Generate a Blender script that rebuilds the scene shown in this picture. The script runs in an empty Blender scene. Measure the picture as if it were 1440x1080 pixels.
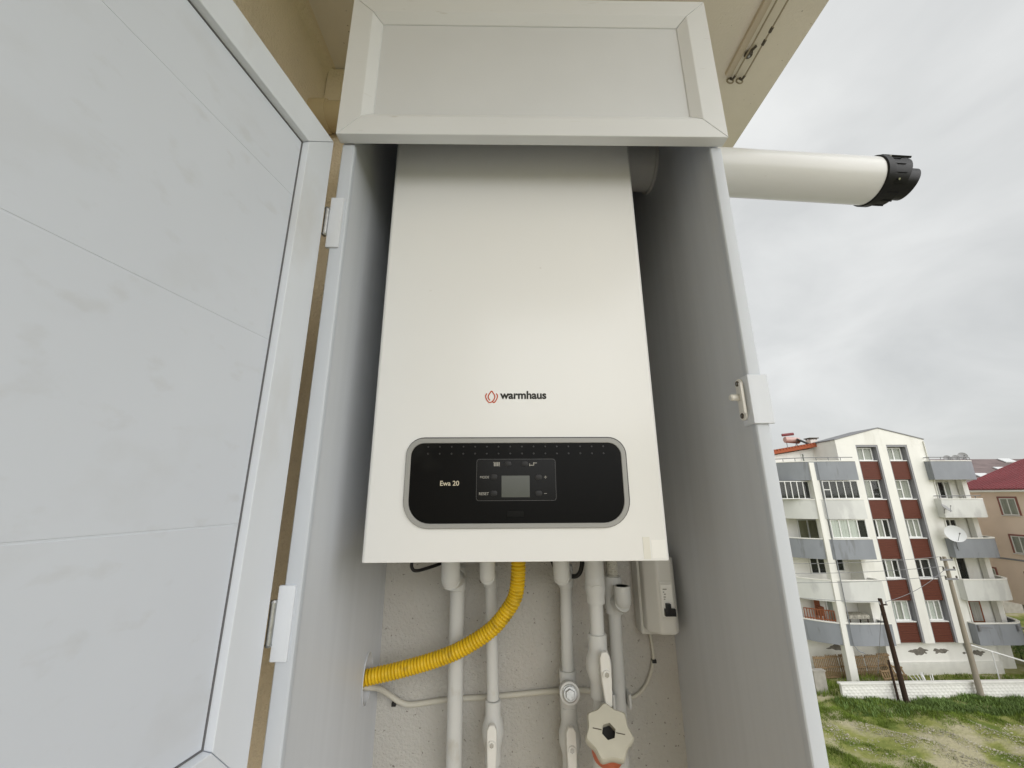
import bpy, bmesh, math, random
from mathutils import Vector, Matrix
random.seed(7)
sc = bpy.context.scene
COL = sc.collection
R = math.radians

# ------------------------------------------------------------------ camera
F_PX, PITCH, YAW, ROLL = 568.7, R(15.367), R(.9885), R(-.299)
right = Vector((math.cos(YAW), -math.sin(YAW), 0))
fwd = Vector((math.sin(YAW)*math.cos(PITCH), math.cos(YAW)*math.cos(PITCH), math.sin(PITCH)))
up = right.cross(fwd)
r2 = right*math.cos(ROLL) + up*math.sin(ROLL)
u2 = -right*math.sin(ROLL) + up*math.cos(ROLL)
cd = bpy.data.cameras.new('camera'); cam = bpy.data.objects.new('camera', cd); COL.objects.link(cam)
cam.matrix_world = Matrix(((r2.x, u2.x, -fwd.x, 0), (r2.y, u2.y, -fwd.y, 0), (r2.z, u2.z, -fwd.z, 0), (0, 0, 0, 1)))
cd.sensor_width = 36; cd.lens = F_PX/1440*36; cd.clip_start = .02; cd.clip_end = 5000
sc.camera = cam

def ray(x, y):
    return r2*((x-720)/F_PX) - u2*((y-540)/F_PX) + fwd
def onY(x, y, Y):
    d = ray(x, y); return d*(Y/d.y)

# ------------------------------------------------------------------ sky, sun, exposure
SUN = Vector((.46, -.80, .44)).normalized()          # towards the sun, behind the cloud
w = bpy.data.worlds.new('World'); sc.world = w; w.use_nodes = True
nt = w.node_tree; N = nt.nodes; L = nt.links
N.clear()
out = N.new('ShaderNodeOutputWorld'); bg = N.new('ShaderNodeBackground')
sky = N.new('ShaderNodeTexSky'); sky.sky_type = 'NISHITA'; sky.sun_disc = False
sky.sun_elevation = math.asin(SUN.z); sky.sun_rotation = math.atan2(SUN.x, SUN.y)
tc = N.new('ShaderNodeTexCoord'); sep = N.new('ShaderNodeSeparateXYZ')
L.new(tc.outputs['Generated'], sep.inputs[0])
def mth(op, a, b=None, c=None):
    n = N.new('ShaderNodeMath'); n.operation = op
    for i, v in enumerate((a, b, c)):
        if v is None: continue
        if isinstance(v, (int, float)): n.inputs[i].default_value = v
        else: L.new(v, n.inputs[i])
    return n.outputs[0]
den = mth('ADD', mth('ABSOLUTE', sep.outputs['Z']), .45)
comb = N.new('ShaderNodeCombineXYZ')
L.new(mth('DIVIDE', sep.outputs['X'], den), comb.inputs[0]); L.new(mth('DIVIDE', sep.outputs['Y'], den), comb.inputs[1]); L.new(sep.outputs['Z'], comb.inputs[2])
n1 = N.new('ShaderNodeTexNoise'); n1.inputs['Scale'].default_value = 2.6; n1.inputs['Detail'].default_value = 7; n1.inputs['Roughness'].default_value = .5
n1.inputs['Distortion'].default_value = .35
L.new(comb.outputs[0], n1.inputs['Vector'])
ramp = N.new('ShaderNodeValToRGB')
ramp.color_ramp.elements[0].position = .30; ramp.color_ramp.elements[0].color = (.318, .324, .323, 1)
ramp.color_ramp.elements[1].position = .72; ramp.color_ramp.elements[1].color = (.428, .432, .427, 1)
L.new(n1.outputs['Fac'], ramp.inputs[0])
# thin cloud lets more light through over the flue, and the overcast dome is brighter overhead
thin = ray(1080, 330).normalized()
dot = N.new('ShaderNodeVectorMath'); dot.operation = 'DOT_PRODUCT'; dot.inputs[1].default_value = thin
nrm = N.new('ShaderNodeVectorMath'); nrm.operation = 'NORMALIZE'; L.new(tc.outputs['Generated'], nrm.inputs[0]); L.new(nrm.outputs[0], dot.inputs[0])
lobe = mth('MULTIPLY', mth('POWER', mth('MAXIMUM', dot.outputs['Value'], 0), 7), .17)
gain = mth('ADD', mth('ADD', mth('MULTIPLY', mth('MAXIMUM', sep.outputs['Z'], 0), .12), .86), lobe)
cl = N.new('ShaderNodeVectorMath'); cl.operation = 'SCALE'; L.new(ramp.outputs[0], cl.inputs[0]); L.new(gain, cl.inputs['Scale'])
sk = N.new('ShaderNodeVectorMath'); sk.operation = 'SCALE'; L.new(sky.outputs[0], sk.inputs[0]); sk.inputs['Scale'].default_value = .05
mx = N.new('ShaderNodeMix'); mx.data_type = 'RGBA'; mx.inputs[0].default_value = .92
L.new(sk.outputs[0], mx.inputs[6]); L.new(cl.outputs[0], mx.inputs[7])
L.new(mx.outputs[2], bg.inputs[0]); bg.inputs[1].default_value = 1.0
L.new(bg.outputs[0], out.inputs[0])
sd = bpy.data.lights.new('sun', 'SUN'); so = bpy.data.objects.new('sun', sd); COL.objects.link(so)
sd.energy = 1.5; sd.angle = R(80); sd.color = (1, .992, .985)
so.rotation_euler = (-SUN).to_track_quat('-Z', 'Y').to_euler(); so.location = SUN*50
vs = sc.view_settings
vs.view_transform = 'Standard'; vs.look = 'None'; vs.exposure = 1.02; vs.gamma = 1; vs.use_curve_mapping = False
sc.cycles.use_denoising = True
sc.cycles.max_bounces = 8; sc.cycles.diffuse_bounces = 5; sc.cycles.transparent_max_bounces = 12

# ------------------------------------------------------------------ materials
def mat(name, col, rough=.5, spec=.4, noise=None, bump=None, metal=0, coord='Object'):
    """noise = (scale, amount, (sx, sy, sz)) tints the colour; bump = (scale, strength, distance)"""
    m = bpy.data.materials.new(name); m.use_nodes = True
    t = m.node_tree; b = t.nodes['Principled BSDF']
    b.inputs['Base Color'].default_value = (*col, 1); b.inputs['Roughness'].default_value = rough
    b.inputs['Specular IOR Level'].default_value = spec; b.inputs['Metallic'].default_value = metal
    c = t.nodes.new('ShaderNodeTexCoord')
    if noise:
        s, amt, st = noise
        mp = t.nodes.new('ShaderNodeMapping'); mp.inputs['Scale'].default_value = st
        nz = t.nodes.new('ShaderNodeTexNoise'); nz.inputs['Scale'].default_value = s; nz.inputs['Detail'].default_value = 6
        rp = t.nodes.new('ShaderNodeValToRGB')
        rp.color_ramp.elements[0].position = .3; rp.color_ramp.elements[0].color = (*[v*(1-amt) for v in col], 1)
        rp.color_ramp.elements[1].position = .7; rp.color_ramp.elements[1].color = (*[min(1, v*(1+amt*.6)) for v in col], 1)
        t.links.new(c.outputs[coord], mp.inputs[0]); t.links.new(mp.outputs[0], nz.inputs['Vector'])
        t.links.new(nz.outputs['Fac'], rp.inputs[0]); t.links.new(rp.outputs[0], b.inputs['Base Color'])
    if bump:
        nb = t.nodes.new('ShaderNodeTexNoise'); nb.inputs['Scale'].default_value = bump[0]; nb.inputs['Detail'].default_value = 5
        nb.inputs['Roughness'].default_value = .6
        bp = t.nodes.new('ShaderNodeBump'); bp.inputs['Strength'].default_value = bump[1]; bp.inputs['Distance'].default_value = bump[2]
        t.links.new(c.outputs[coord], nb.inputs['Vector']); t.links.new(nb.outputs['Fac'], bp.inputs['Height'])
        t.links.new(bp.outputs[0], b.inputs['Normal'])
    return m

def overlay(m, col, scale, st, lo, hi, amt, seed=0., detail=5):
    """dirt or stain of its own colour laid over the material where a noise is high"""
    t = m.node_tree; b = t.nodes['Principled BSDF']
    c = t.nodes.new('ShaderNodeTexCoord'); mp = t.nodes.new('ShaderNodeMapping')
    mp.inputs['Scale'].default_value = st; mp.inputs['Location'].default_value = (seed, seed*.7, seed*1.3)
    nz = t.nodes.new('ShaderNodeTexNoise'); nz.inputs['Scale'].default_value = scale; nz.inputs['Detail'].default_value = detail
    rp = t.nodes.new('ShaderNodeMapRange'); rp.inputs[1].default_value = lo; rp.inputs[2].default_value = hi; rp.inputs[4].default_value = amt
    mi = t.nodes.new('ShaderNodeMix'); mi.data_type = 'RGBA'; mi.inputs[7].default_value = (*col, 1)
    t.links.new(c.outputs['Object'], mp.inputs[0]); t.links.new(mp.outputs[0], nz.inputs['Vector']); t.links.new(nz.outputs['Fac'], rp.inputs[0])
    t.links.new(rp.outputs[0], mi.inputs[0])
    src = b.inputs['Base Color']
    if src.is_linked: t.links.new(src.links[0].from_socket, mi.inputs[6])
    else: mi.inputs[6].default_value = src.default_value
    t.links.new(mi.outputs[2], src)
    return m

M = {}
M['pvc'] = mat('pvc_white', (.67, .705, .76), .42, .35, (3, .05, (4, 4, .5)), (500, .08, .0004))
overlay(M['pvc'], (.50, .49, .47), 9, (1, 1, .5), .58, .75, .5, 3.1)
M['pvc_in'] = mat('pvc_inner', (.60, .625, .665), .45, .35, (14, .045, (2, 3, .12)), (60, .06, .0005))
M['edge'] = mat('pvc_edge', (.55, .585, .635), .42, .35, (5, .04, (1, 1, .4)))
M['board'] = mat('door_board', (.615, .65, .715), .40, .38, (2.5, .04, (1, 1, 1)), (900, .06, .0003))
overlay(M['board'], (.49, .50, .51), 12, (1, 1, 1.4), .55, .74, .28, 1.7, 8)
overlay(M['board'], (.47, .475, .48), 30, (1, .8, 1.4), .60, .72, .26, 5.2)
M['header'] = mat('header_pvc', (.70, .72, .735), .42, .35, (3, .04, (1, 1, 1)), (400, .06, .0003))
overlay(M['header'], (.42, .40, .34), 26, (1, 1, 5), .68, .78, .35, 2.2)
M['header_panel'] = mat('header_board', (.64, .66, .68), .45, .3, (4, .05, (1, 1, 1)))
M['boiler'] = mat('boiler_enamel', (.78, .785, .775), .24, .45, (2, .015, (1, 1, 1)))
overlay(M['boiler'], (.5, .47, .42), 60, (1, 1, 1), .74, .80, .45, 8.)
M['boiler_dark'] = mat('boiler_chassis', (.12, .12, .12), .6)
M['ring'] = mat('grey_ring', (.30, .30, .285), .35, .5)
M['black'] = mat('black_gloss', (.004, .004, .004), .30, .08, None)
overlay(M['black'], (.022, .022, .020), 18, (1, 1, 1), .60, .85, .5, 4.)
M['black2'] = mat('black_window', (.002, .002, .002), .22, .15)
M['lcd'] = mat('lcd_glass', (.045, .050, .036), .18, .5, (30, .12, (1, 1, 1)))
M['rim'] = mat('dark_grey_rim', (.030, .030, .030), .3)
M['print'] = mat('pale_print', (.30, .29, .26), .5)
M['print_gold'] = mat('pale_gold_print', (.55, .50, .38), .5)
M['print_dark'] = mat('black_print', (.015, .015, .012), .6)
M['print_red'] = mat('orange_red_print', (.50, .075, .02), .6)
M['sticker'] = mat('white_sticker', (.80, .80, .77), .5)
M['tape'] = mat('clear_tape', (.72, .71, .65), .18, .5)
M['ppr'] = mat('white_plastic_pipe', (.60, .605, .585), .38, .4, (20, .06, (1, 1, .4)))
overlay(M['ppr'], (.42, .39, .32), 30, (1, 1, .6), .64, .74, .5, 6.)
M['handle'] = mat('white_handle', (.74, .73, .69), .3, .5)
M['chrome'] = mat('chrome', (.62, .62, .60), .25, .5, metal=1)
M['steel'] = mat('zinc_steel', (.45, .46, .46), .4, .5, (200, .2, (1, 1, 1)), metal=1)
M['knob'] = mat('cream_knob', (.56, .54, .45), .4, .4, (40, .06, (1, 1, 1)))
M['hole'] = mat('black_plastic', (.010, .010, .011), .42, .35)
M['orange'] = mat('orange_label', (.62, .12, .03), .5)
M['yellow'] = mat('yellow_hose', (.72, .47, .012), .42, .4, (30, .15, (1, 1, 1)))
overlay(M['yellow'], (.22, .15, .03), 70, (1, 1, 1), .55, .75, .6, 3.3)
M['cable'] = mat('grey_white_cable', (.55, .53, .46), .55)
M['rubber'] = mat('black_rubber', (.012, .012, .012), .5)
M['flue'] = mat('flue_white', (.68, .685, .675), .30, .45, (8, .04, (.4, 1, 1)))
overlay(M['flue'], (.40, .36, .27), 35, (.5, 1, 1), .72, .78, .6, 2.)
M['flue_black'] = mat('flue_cap_black', (.005, .005, .0055), .42, .25)
M['breaker'] = mat('breaker_white', (.64, .635, .60), .4)
M['stucco'] = mat('white_stucco', (.57, .555, .515), .85, .2, (6, .05, (1, 1, 1)), (230, .9, .006))
overlay(M['stucco'], (.16, .14, .11), 170, (1, 1, 1), .70, .735, .75, 1.2, 2)
overlay(M['stucco'], (.55, .49, .44), 5, (1, 1, 1), .5, .75, .45, 7.)
M['cream'] = mat('cream_plaster', (.82, .72, .55), .85, .2, (5, .07, (1, 1, 1)), (150, .8, .006))
overlay(M['cream'], (.28, .22, .14), 120, (1, 1, 1), .735, .77, .7, 2.6, 2)
M['cream_ceil'] = mat('cream_ceiling', (.80, .745, .65), .85, .2, (4, .05, (1, 1, 1)), (160, .35, .003))
overlay(M['cream_ceil'], (.25, .21, .15), 95, (1, 1, 1), .74, .77, .7, 4.6, 2)
M['drain'] = mat('beige_pvc', (.55, .45, .27), .45)
M['drain_pale'] = mat('pale_beige_plastic', (.62, .54, .42), .6)
M['rail'] = mat('beige_wire', (.36, .31, .22), .55)
M['rail_dark'] = mat('rusty_clip', (.10, .085, .065), .6)
M['floor_tile'] = mat('pale_floor_tile', (.52, .50, .46), .5, .4, (3, .08, (1, 1, 1)))
M['bounce_slab'] = mat('pale_bounce_slab', (.46, .45, .43), .9, .2, (2, .15, (1, 1, 1)))  # only for the unseen slab added to bounce neutral light
M['concrete'] = mat('concrete', (.36, .34, .30), .9, .2, (3, .15, (1, 1, 1)), (40, .4, .01))
# town
M['b_white'] = mat('building_white', (.83, .82, .77), .85, .2, (1.2, .05, (1, 1, .4)), (30, .2, .01))
overlay(M['b_white'], (.55, .53, .47), .9, (1, 1, .3), .56, .75, .5, 1.)
M['b_grey'] = mat('balcony_grey', (.285, .30, .325), .85, .2, (1.4, .08, (1, 1, .5)))
overlay(M['b_grey'], (.19, .195, .20), 1.3, (1.6, 1.6, .35), .56, .64, .6, 4.)
M['b_palewhite'] = mat('balcony_white', (.68, .685, .66), .85, .2, (1.2, .06, (1, 1, .5)))
overlay(M['b_palewhite'], (.50, .50, .49), .8, (1, 1, .4), .54, .62, .6, 9.)
M['reveal'] = mat('grey_reveal', (.30, .30, .315), .85)
M['brown'] = mat('brown_cladding', (.125, .037, .022), .6, .3, (2, .12, (1, 1, 12)))
M['frame'] = mat('white_window_frame', (.78, .78, .76), .5)
M['glass'] = bpy.data.materials.new('window_glass'); M['glass'].use_nodes = True
_t = M['glass'].node_tree; _t.nodes.clear()
_o = _t.nodes.new('ShaderNodeOutputMaterial'); _mx = _t.nodes.new('ShaderNodeMixShader')
_tr = _t.nodes.new('ShaderNodeBsdfTransparent'); _tr.inputs[0].default_value = (.93, .95, .94, 1); _gl = _t.nodes.new('ShaderNodeBsdfGlossy'); _gl.inputs['Roughness'].default_value = .04
_mx.inputs[0].default_value = .018; _t.links.new(_tr.outputs[0], _mx.inputs[1]); _t.links.new(_gl.outputs[0], _mx.inputs[2]); _t.links.new(_mx.outputs[0], _o.inputs[0])
M['dark'] = mat('painted_dark_and_collector', (.018, .018, .017), .8)  # darkness of unlit rooms as a colour; also the solar collector's own black
M['curtain'] = mat('net_curtain', (.42, .41, .37), .9, .1, (3, .25, (6, 1, .2)))
M['curtain_w'] = mat('white_curtain', (.66, .66, .62), .9, .1, (3, .18, (8, 1, .2)))
M['curtain_o'] = mat('olive_curtain', (.36, .33, .23), .9, .1, (3, .18, (6, 1, .2)))
M['tile'] = mat('orange_tile', (.38, .105, .05), .8, .2, (3, .3, (6, 1, 1)))
M['redroof'] = mat('red_sheet_roof', (.24, .062, .068), .55, .3, (.5, .12, (1, 1, 1)))
M['brownroof'] = mat('brown_grey_roof', (.20, .155, .15), .75, .3, (.6, .25, (1, 4, 1)))
M['peach'] = mat('peach_plaster', (.87, .71, .60), .85, .2, (.6, .06, (1, 1, 1)))
M['mauve'] = mat('mauve_trim', (.30, .13, .11), .8)
M['metal_grey'] = mat('grey_rail', (.22, .22, .23), .5)
M['wood'] = mat('pallet_wood', (.26, .18, .10), .85, .2, (6, .35, (1, 1, 4)))
M['wood_dark'] = mat('creosote_wood', (.045, .028, .020), .85, .2, (4, .3, (4, 4, .3)))
M['wood_red'] = mat('red_brown_wood', (.26, .085, .035), .7)
M['dish'] = mat('dish_white', (.68, .69, .69), .5)
M['dish_grey'] = mat('dish_grey', (.33, .33, .33), .55)
M['peel'] = mat('bare_plaster', (.20, .185, .16), .95, .1, (6, .3, (1, 1, 1)))
M['pole'] = mat('pole_concrete', (.33, .29, .235), .9, .2, (2, .12, (1, 1, .3)))
M['wallwhite'] = mat('wall_whitewash', (.76, .75, .70), .85, .2, (2, .08, (1, 1, 1)))
M['plastic_white'] = mat('plastic_white', (.80, .80, .79), .4)
M['leaf'] = mat('grass_blade', (.18, .25, .040), .7, .2, (.9, .5, (1, 1, 1)))
M['leaf2'] = mat('weed_leaf', (.165, .245, .07), .7, .2, (.8, .45, (1, 1, 1)))
M['stone'] = mat('pale_stone', (.42, .39, .30), .9, .2, (.9, .4, (1, 1, 1)))
# ground: soil, moss and grass in patches
g = mat('ground_soil', (.20, .18, .10), .95, .1)
_t = g.node_tree; _b = _t.nodes['Principled BSDF']; _c = _t.nodes.new('ShaderNodeTexCoord')
def _noise(s, d=6):
    n = _t.nodes.new('ShaderNodeTexNoise'); n.inputs['Scale'].default_value = s; n.inputs['Detail'].default_value = d
    _t.links.new(_c.outputs['Object'], n.inputs['Vector']); return n.outputs['Fac']
_r = _t.nodes.new('ShaderNodeValToRGB'); _e = _r.color_ramp.elements
_e[0].position = .33; _e[0].color = (.135, .175, .04, 1); _e[1].position = .60; _e[1].color = (.42, .385, .25, 1)
_m = _e.new(.46); _m.color = (.26, .27, .085, 1)
_t.links.new(_noise(.55, 9), _r.inputs[0]); _t.links.new(_r.outputs[0], _b.inputs['Base Color'])
_bp = _t.nodes.new('ShaderNodeBump'); _bp.inputs['Strength'].default_value = .8; _bp.inputs['Distance'].default_value = .1
_t.links.new(_noise(6), _bp.inputs['Height']); _t.links.new(_bp.outputs[0], _b.inputs['Normal'])
M['ground'] = g

# ------------------------------------------------------------------ mesh helpers
class MB:
    def __init__(s): s.v = []; s.f = []
    def add(s, v, f):
        o = len(s.v); s.v += [tuple(p) for p in v]; s.f += [tuple(i+o for i in q) for q in f]; return s
    def box(s, x0, x1, y0, y1, z0, z1):
        if x0 > x1: x0, x1 = x1, x0
        if y0 > y1: y0, y1 = y1, y0
        if z0 > z1: z0, z1 = z1, z0
        return s.add([(x0,y0,z0),(x1,y0,z0),(x1,y1,z0),(x0,y1,z0),(x0,y0,z1),(x1,y0,z1),(x1,y1,z1),(x0,y1,z1)],
              [(0,3,2,1),(4,5,6,7),(0,1,5,4),(1,2,6,5),(2,3,7,6),(3,0,4,7)])
    def bar(s, a, b, wx, wz, upv=(0,0,1)):
        a = Vector(a); b = Vector(b); d = (b-a).normalized(); u = Vector(upv)
        sx = d.cross(u)
        if sx.length < 1e-4: sx = Vector((1,0,0))
        sx.normalize(); sz = sx.cross(d)
        P = [p + sx*i*wx/2 + sz*j*wz/2 for p in (a, b) for i, j in ((-1,-1),(1,-1),(1,1),(-1,1))]
        return s.add(P, [(3,2,1,0),(4,5,6,7),(0,1,5,4),(1,2,6,5),(2,3,7,6),(3,0,4,7)])
    def prism(s, poly, fn, a, b):
        """poly: 2-D outline; fn(u, v, h) -> point; extruded from h=a to h=b"""
        n = len(poly)
        P = [fn(u, v, a) for u, v in poly] + [fn(u, v, b) for u, v in poly]
        return s.add(P, [tuple(range(n-1,-1,-1)), tuple(range(n,2*n))] + [(i,(i+1)%n,n+(i+1)%n,n+i) for i in range(n)])
    def tube(s, path, rad, seg=12, caps=True):
        path = [Vector(p) for p in path]; n = len(path)
        rad = [rad]*n if isinstance(rad, (int, float)) else rad
        T = []
        for i in range(n):
            d = path[min(i+1,n-1)] - path[max(i-1,0)]
            if d.length < 1e-9: d = T[-1] if T else Vector((0,0,1))
            T.append(d.normalized())
        ref = Vector((0,0,1)) if abs(T[0].z) < .9 else Vector((0,-1,0))
        u = (ref - T[0]*ref.dot(T[0])).normalized()
        V = []
        for i in range(n):
            u = (u - T[i]*u.dot(T[i])).normalized(); w_ = T[i].cross(u)
            for k in range(seg):
                a = 2*math.pi*k/seg
                V.append(path[i] + (u*math.cos(a) + w_*math.sin(a))*rad[i])
        Fc = [(i*seg+k, i*seg+(k+1)%seg, (i+1)*seg+(k+1)%seg, (i+1)*seg+k) for i in range(n-1) for k in range(seg)]
        if caps: Fc += [tuple(range(seg-1,-1,-1)), tuple(range((n-1)*seg, n*seg))]
        return s.add(V, Fc)

def spline(pts, n=12):
    P = [Vector(p) for p in pts]; P = [P[0]*2-P[1]] + P + [P[-1]*2-P[-2]]
    o = []
    for i in range(1, len(P)-2):
        for k in range(n):
            t = k/n; a, b, c, d = P[i-1], P[i], P[i+1], P[i+2]
            o.append(.5*((2*b) + (c-a)*t + (2*a-5*b+4*c-d)*t*t + (3*b-a-3*c+d)*t**3))
    o.append(P[-2]); return o

def resample(pts, step):
    o = [pts[0].copy()]; acc = 0
    for a, b in zip(pts, pts[1:]):
        d = (b-a).length; t = step - acc
        while t <= d and d > 0:
            o.append(a + (b-a)*(t/d)); t += step
        acc = (acc + d) % step if d else acc
    return o

def root_loc(p):
    while p is not None and p.parent is not None: p = p.parent
    return p.location.copy() if p is not None else Vector((0,0,0))

def mesh_of(mb, bevel=0, seg=2, off=Vector((0,0,0)), sharp=32):
    me = bpy.data.meshes.new('m')
    me.from_pydata([(v[0]-off.x, v[1]-off.y, v[2]-off.z) for v in mb.v], [], mb.f)
    bm = bmesh.new(); bm.from_mesh(me)
    bmesh.ops.recalc_face_normals(bm, faces=bm.faces)
    if bevel:
        ed = [e for e in bm.edges if len(e.link_faces) == 2 and e.calc_face_angle(0) > .5]
        bmesh.ops.bevel(bm, geom=ed, offset=bevel, segments=seg, profile=.6, affect='EDGES', clamp_overlap=True)
    bm.to_mesh(me); bm.free()
    for p in me.polygons: p.use_smooth = True
    me.set_sharp_from_angle(angle=R(sharp))
    return me

def obj(name, mb, m, parent=None, bevel=0, seg=2, label=None, cat=None, group=None, kind=None, sharp=32):
    off = root_loc(parent)
    me = mesh_of(mb, bevel, seg, off, sharp); me.name = name
    me.materials.append(M[m] if isinstance(m, str) else m)
    o = bpy.data.objects.new(name, me); COL.objects.link(o); o.parent = parent
    tag(o, label, cat, group, kind); return o
def tag(o, label=None, cat=None, group=None, kind=None):
    for k, v in (('label', label), ('category', cat), ('group', group), ('kind', kind)):
        if v: o[k] = v
def thing(name, label, cat, loc=(0,0,0), group=None):
    o = bpy.data.objects.new(name, None); COL.objects.link(o); o.location = loc; o.empty_display_size = .05
    tag(o, label, cat, group); return o
def text(name, body, x0, x1, z0, Y, m, parent, bold=0., depth=.0003):
    """flat lettering facing -Y, fitted between x0 and x1, standing on z0"""
    c = bpy.data.curves.new(name, 'FONT'); c.body = body; c.offset = bold; c.extrude = 0
    t = bpy.data.objects.new(name, c); COL.objects.link(t)
    me = bpy.data.meshes.new_from_object(t.evaluated_get(bpy.context.evaluated_depsgraph_get()))
    bpy.data.objects.remove(t)
    xs = [v.co.x for v in me.vertices]; k = (x1-x0)/(max(xs)-min(xs)); mn = min(xs); off = root_loc(parent)
    for v in me.vertices:
        v.co = Vector((x0+(v.co.x-mn)*k, Y-depth, z0+v.co.y*k)) - off
    me.materials.clear(); me.materials.append(M[m]); me.name = name
    o = bpy.data.objects.new(name, me); COL.objects.link(o); o.parent = parent; return o

def rrect(x0, x1, z0, z1, rt, rb=None, n=8):
    rb = rt if rb is None else rb; P = []
    for cx, cz, r, a0 in ((x1-rt, z1-rt, rt, 0), (x0+rt, z1-rt, rt, 90), (x0+rb, z0+rb, rb, 180), (x1-rb, z0+rb, rb, 270)):
        for k in range(n+1):
            a = R(a0 + 90*k/n); P.append((cx+r*math.cos(a), cz+r*math.sin(a)))
    return P
XZ = lambda u, v, h: (u, h, v)
XY = lambda u, v, h: (u, v, h)
YZ = lambda u, v, h: (h, u, v)
def ring_mesh(o_, i_, y0, y1):
    """ring between two outlines of equal length, facing -Y"""
    n = len(o_); mb = MB()
    V = [(u,y0,v) for u,v in o_]+[(u,y0,v) for u,v in i_]+[(u,y1,v) for u,v in o_]+[(u,y1,v) for u,v in i_]
    Fc = []
    for k in range(n):
        j = (k+1)%n
        Fc += [(k,j,n+j,n+k), (2*n+k,3*n+k,3*n+j,2*n+j), (k,2*n+k,2*n+j,j), (n+k,n+j,3*n+j,3*n+k)]
    return mb.add(V, Fc)

# ================================================================== THE BALCONY (setting)
YW, ZC, XL, XE = .876, 1.164, -.50, .793        # end wall, ceiling, side wall, outer edge
FLOOR = -1.52
mb = MB(); mb.box(XL-.003, .55, YW, 1.12, -3.2, ZC-.002)
obj('end_wall', mb, 'stucco', kind='structure')
# end wall left of the cabinet carries the house's cream paint
mb = MB(); mb.box(XL+.002, -.262, YW-.004, YW+.01, FLOOR, ZC-.003)
obj('painted_end_wall', mb, 'cream', kind='structure')
mb = MB(); mb.box(-5.5, XL, -6, 1.12, -12.6, 4.4); obj('side_wall', mb, 'cream', kind='structure')
# rounded plaster fillet between the wall and the ceiling
mb = MB(); pts = [(XL-.01, ZC+.01), (XL-.01, ZC-.03)] + [(XL+.022*(1-math.cos(R(a))), ZC-.03+.03*math.sin(R(a))) for a in range(0, 91, 10)] + [(XL+.0225, ZC+.01)]
mb.prism(pts, lambda u, v, h: (u, h, v), -1.34, YW+.005); obj('ceiling_cove', mb, 'cream', kind='structure')
mb = MB(); mb.box(XL-.002, XE, -1.35, 1.25, ZC, ZC+.22); obj('ceiling', mb, 'cream_ceil', kind='structure')
mb = MB(); mb.box(XL-.002, XE, -1.35, 1.12, FLOOR-.2, FLOOR); obj('balcony_floor', mb, 'floor_tile', kind='structure')
mb = MB(); mb.box(XE-.12, XE-.003, -1.35, YW-.005, FLOOR-.002, -.60); mb.box(XE-.14, XE+.02, -1.35, YW-.008, -.60, -.56)
obj('parapet', mb, 'cream', kind='structure')

# two laundry lines and their pulley on the ceiling
def line_rail(x, name, label, conduit):
    t = thing(name, label, 'clothes line', (x, .88, ZC))
    mb = MB(); y0 = -1.3
    mb.tube([(x, y0, ZC-.022), (x, .862, ZC-.022)], .0022, 8); obj('line', mb, 'rail', t)
    mb = MB(); mb.tube([(x, .862, ZC-.022), (x, .876, ZC-.018), (x+.002, .884, ZC-.006), (x+.002, .886, ZC+.001)], .0032, 8); obj('hook', mb, 'rail_dark', t)
    mb = MB()
    mb.tube([(x+.009*math.cos(a*math.pi/6), .887, ZC-.010+.009*math.sin(a*math.pi/6)) for a in range(13)], .0022, 6, False); obj('eyelet', mb, 'rail', t)
    if conduit:
        mb = MB(); mb.box(x-.022, x-.004, y0, .872, ZC-.011, ZC+.001); obj('conduit', mb, 'drain_pale', t, .0015)
    else:
        for yy in (.775, .745):
            mb = MB(); mb.tube([(x, yy-.006, ZC-.022), (x, yy+.006, ZC-.022)], .004, 8); obj('knot', mb, 'rail_dark', t)
    return t
line_rail(.652, 'clothes_line', 'laundry line beside a flat beige conduit under the balcony ceiling', True)
line_rail(.679, 'clothes_line', 'bare knotted laundry line under the ceiling, nearer its outer edge', False)
t = thing('pulley', 'small dark round pulley fixed to the ceiling between two laundry lines', 'pulley', (.660, .818, ZC))
mb = MB(); mb.tube([(.664,.815,ZC-.002),(.664,.815,ZC-.006),(.664,.815,ZC-.012)], [.008,.011,.0095], 18); obj('wheel', mb, 'rail_dark', t)
mb = MB(); mb.tube([(.664,.815,ZC-.012),(.664,.815,ZC-.016)], [.004,.003], 10); obj('screw', mb, 'steel', t)
mb = MB(); mb.bar((.667,.809,ZC-.006), (.674,.794,ZC-.006), .005, .005); obj('tab', mb, 'rail_dark', t, .001)

# beige drain coupling on the end wall beside the header
t = thing('drain_pipe', 'beige plastic drain pipe with socket running along the cream wall', 'pipe', (-.47, .835, .955))
mb = MB(); mb.tube([(XL-.02,.842,.957),(-.458,.842,.957)], [.040,.040], 28); obj('socket', mb, 'drain', t, .001)
mb = MB(); mb.tube([(-.459,.842,.957),(-.19,.842,.957)], .036, 26); obj('pipe', mb, 'drain', t)

# ================================================================== CABINET
CF, CL, CR = .512, -.2535, .342               # front plane, outer left, outer right
IL, IR = -.2365, .3265
t = cab = thing('boiler_cabinet', 'tall white plastic boiler cabinet with its door swung open', 'cabinet', (.044, .70, -.28))
ZB, ZT = -.285, .815
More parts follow.
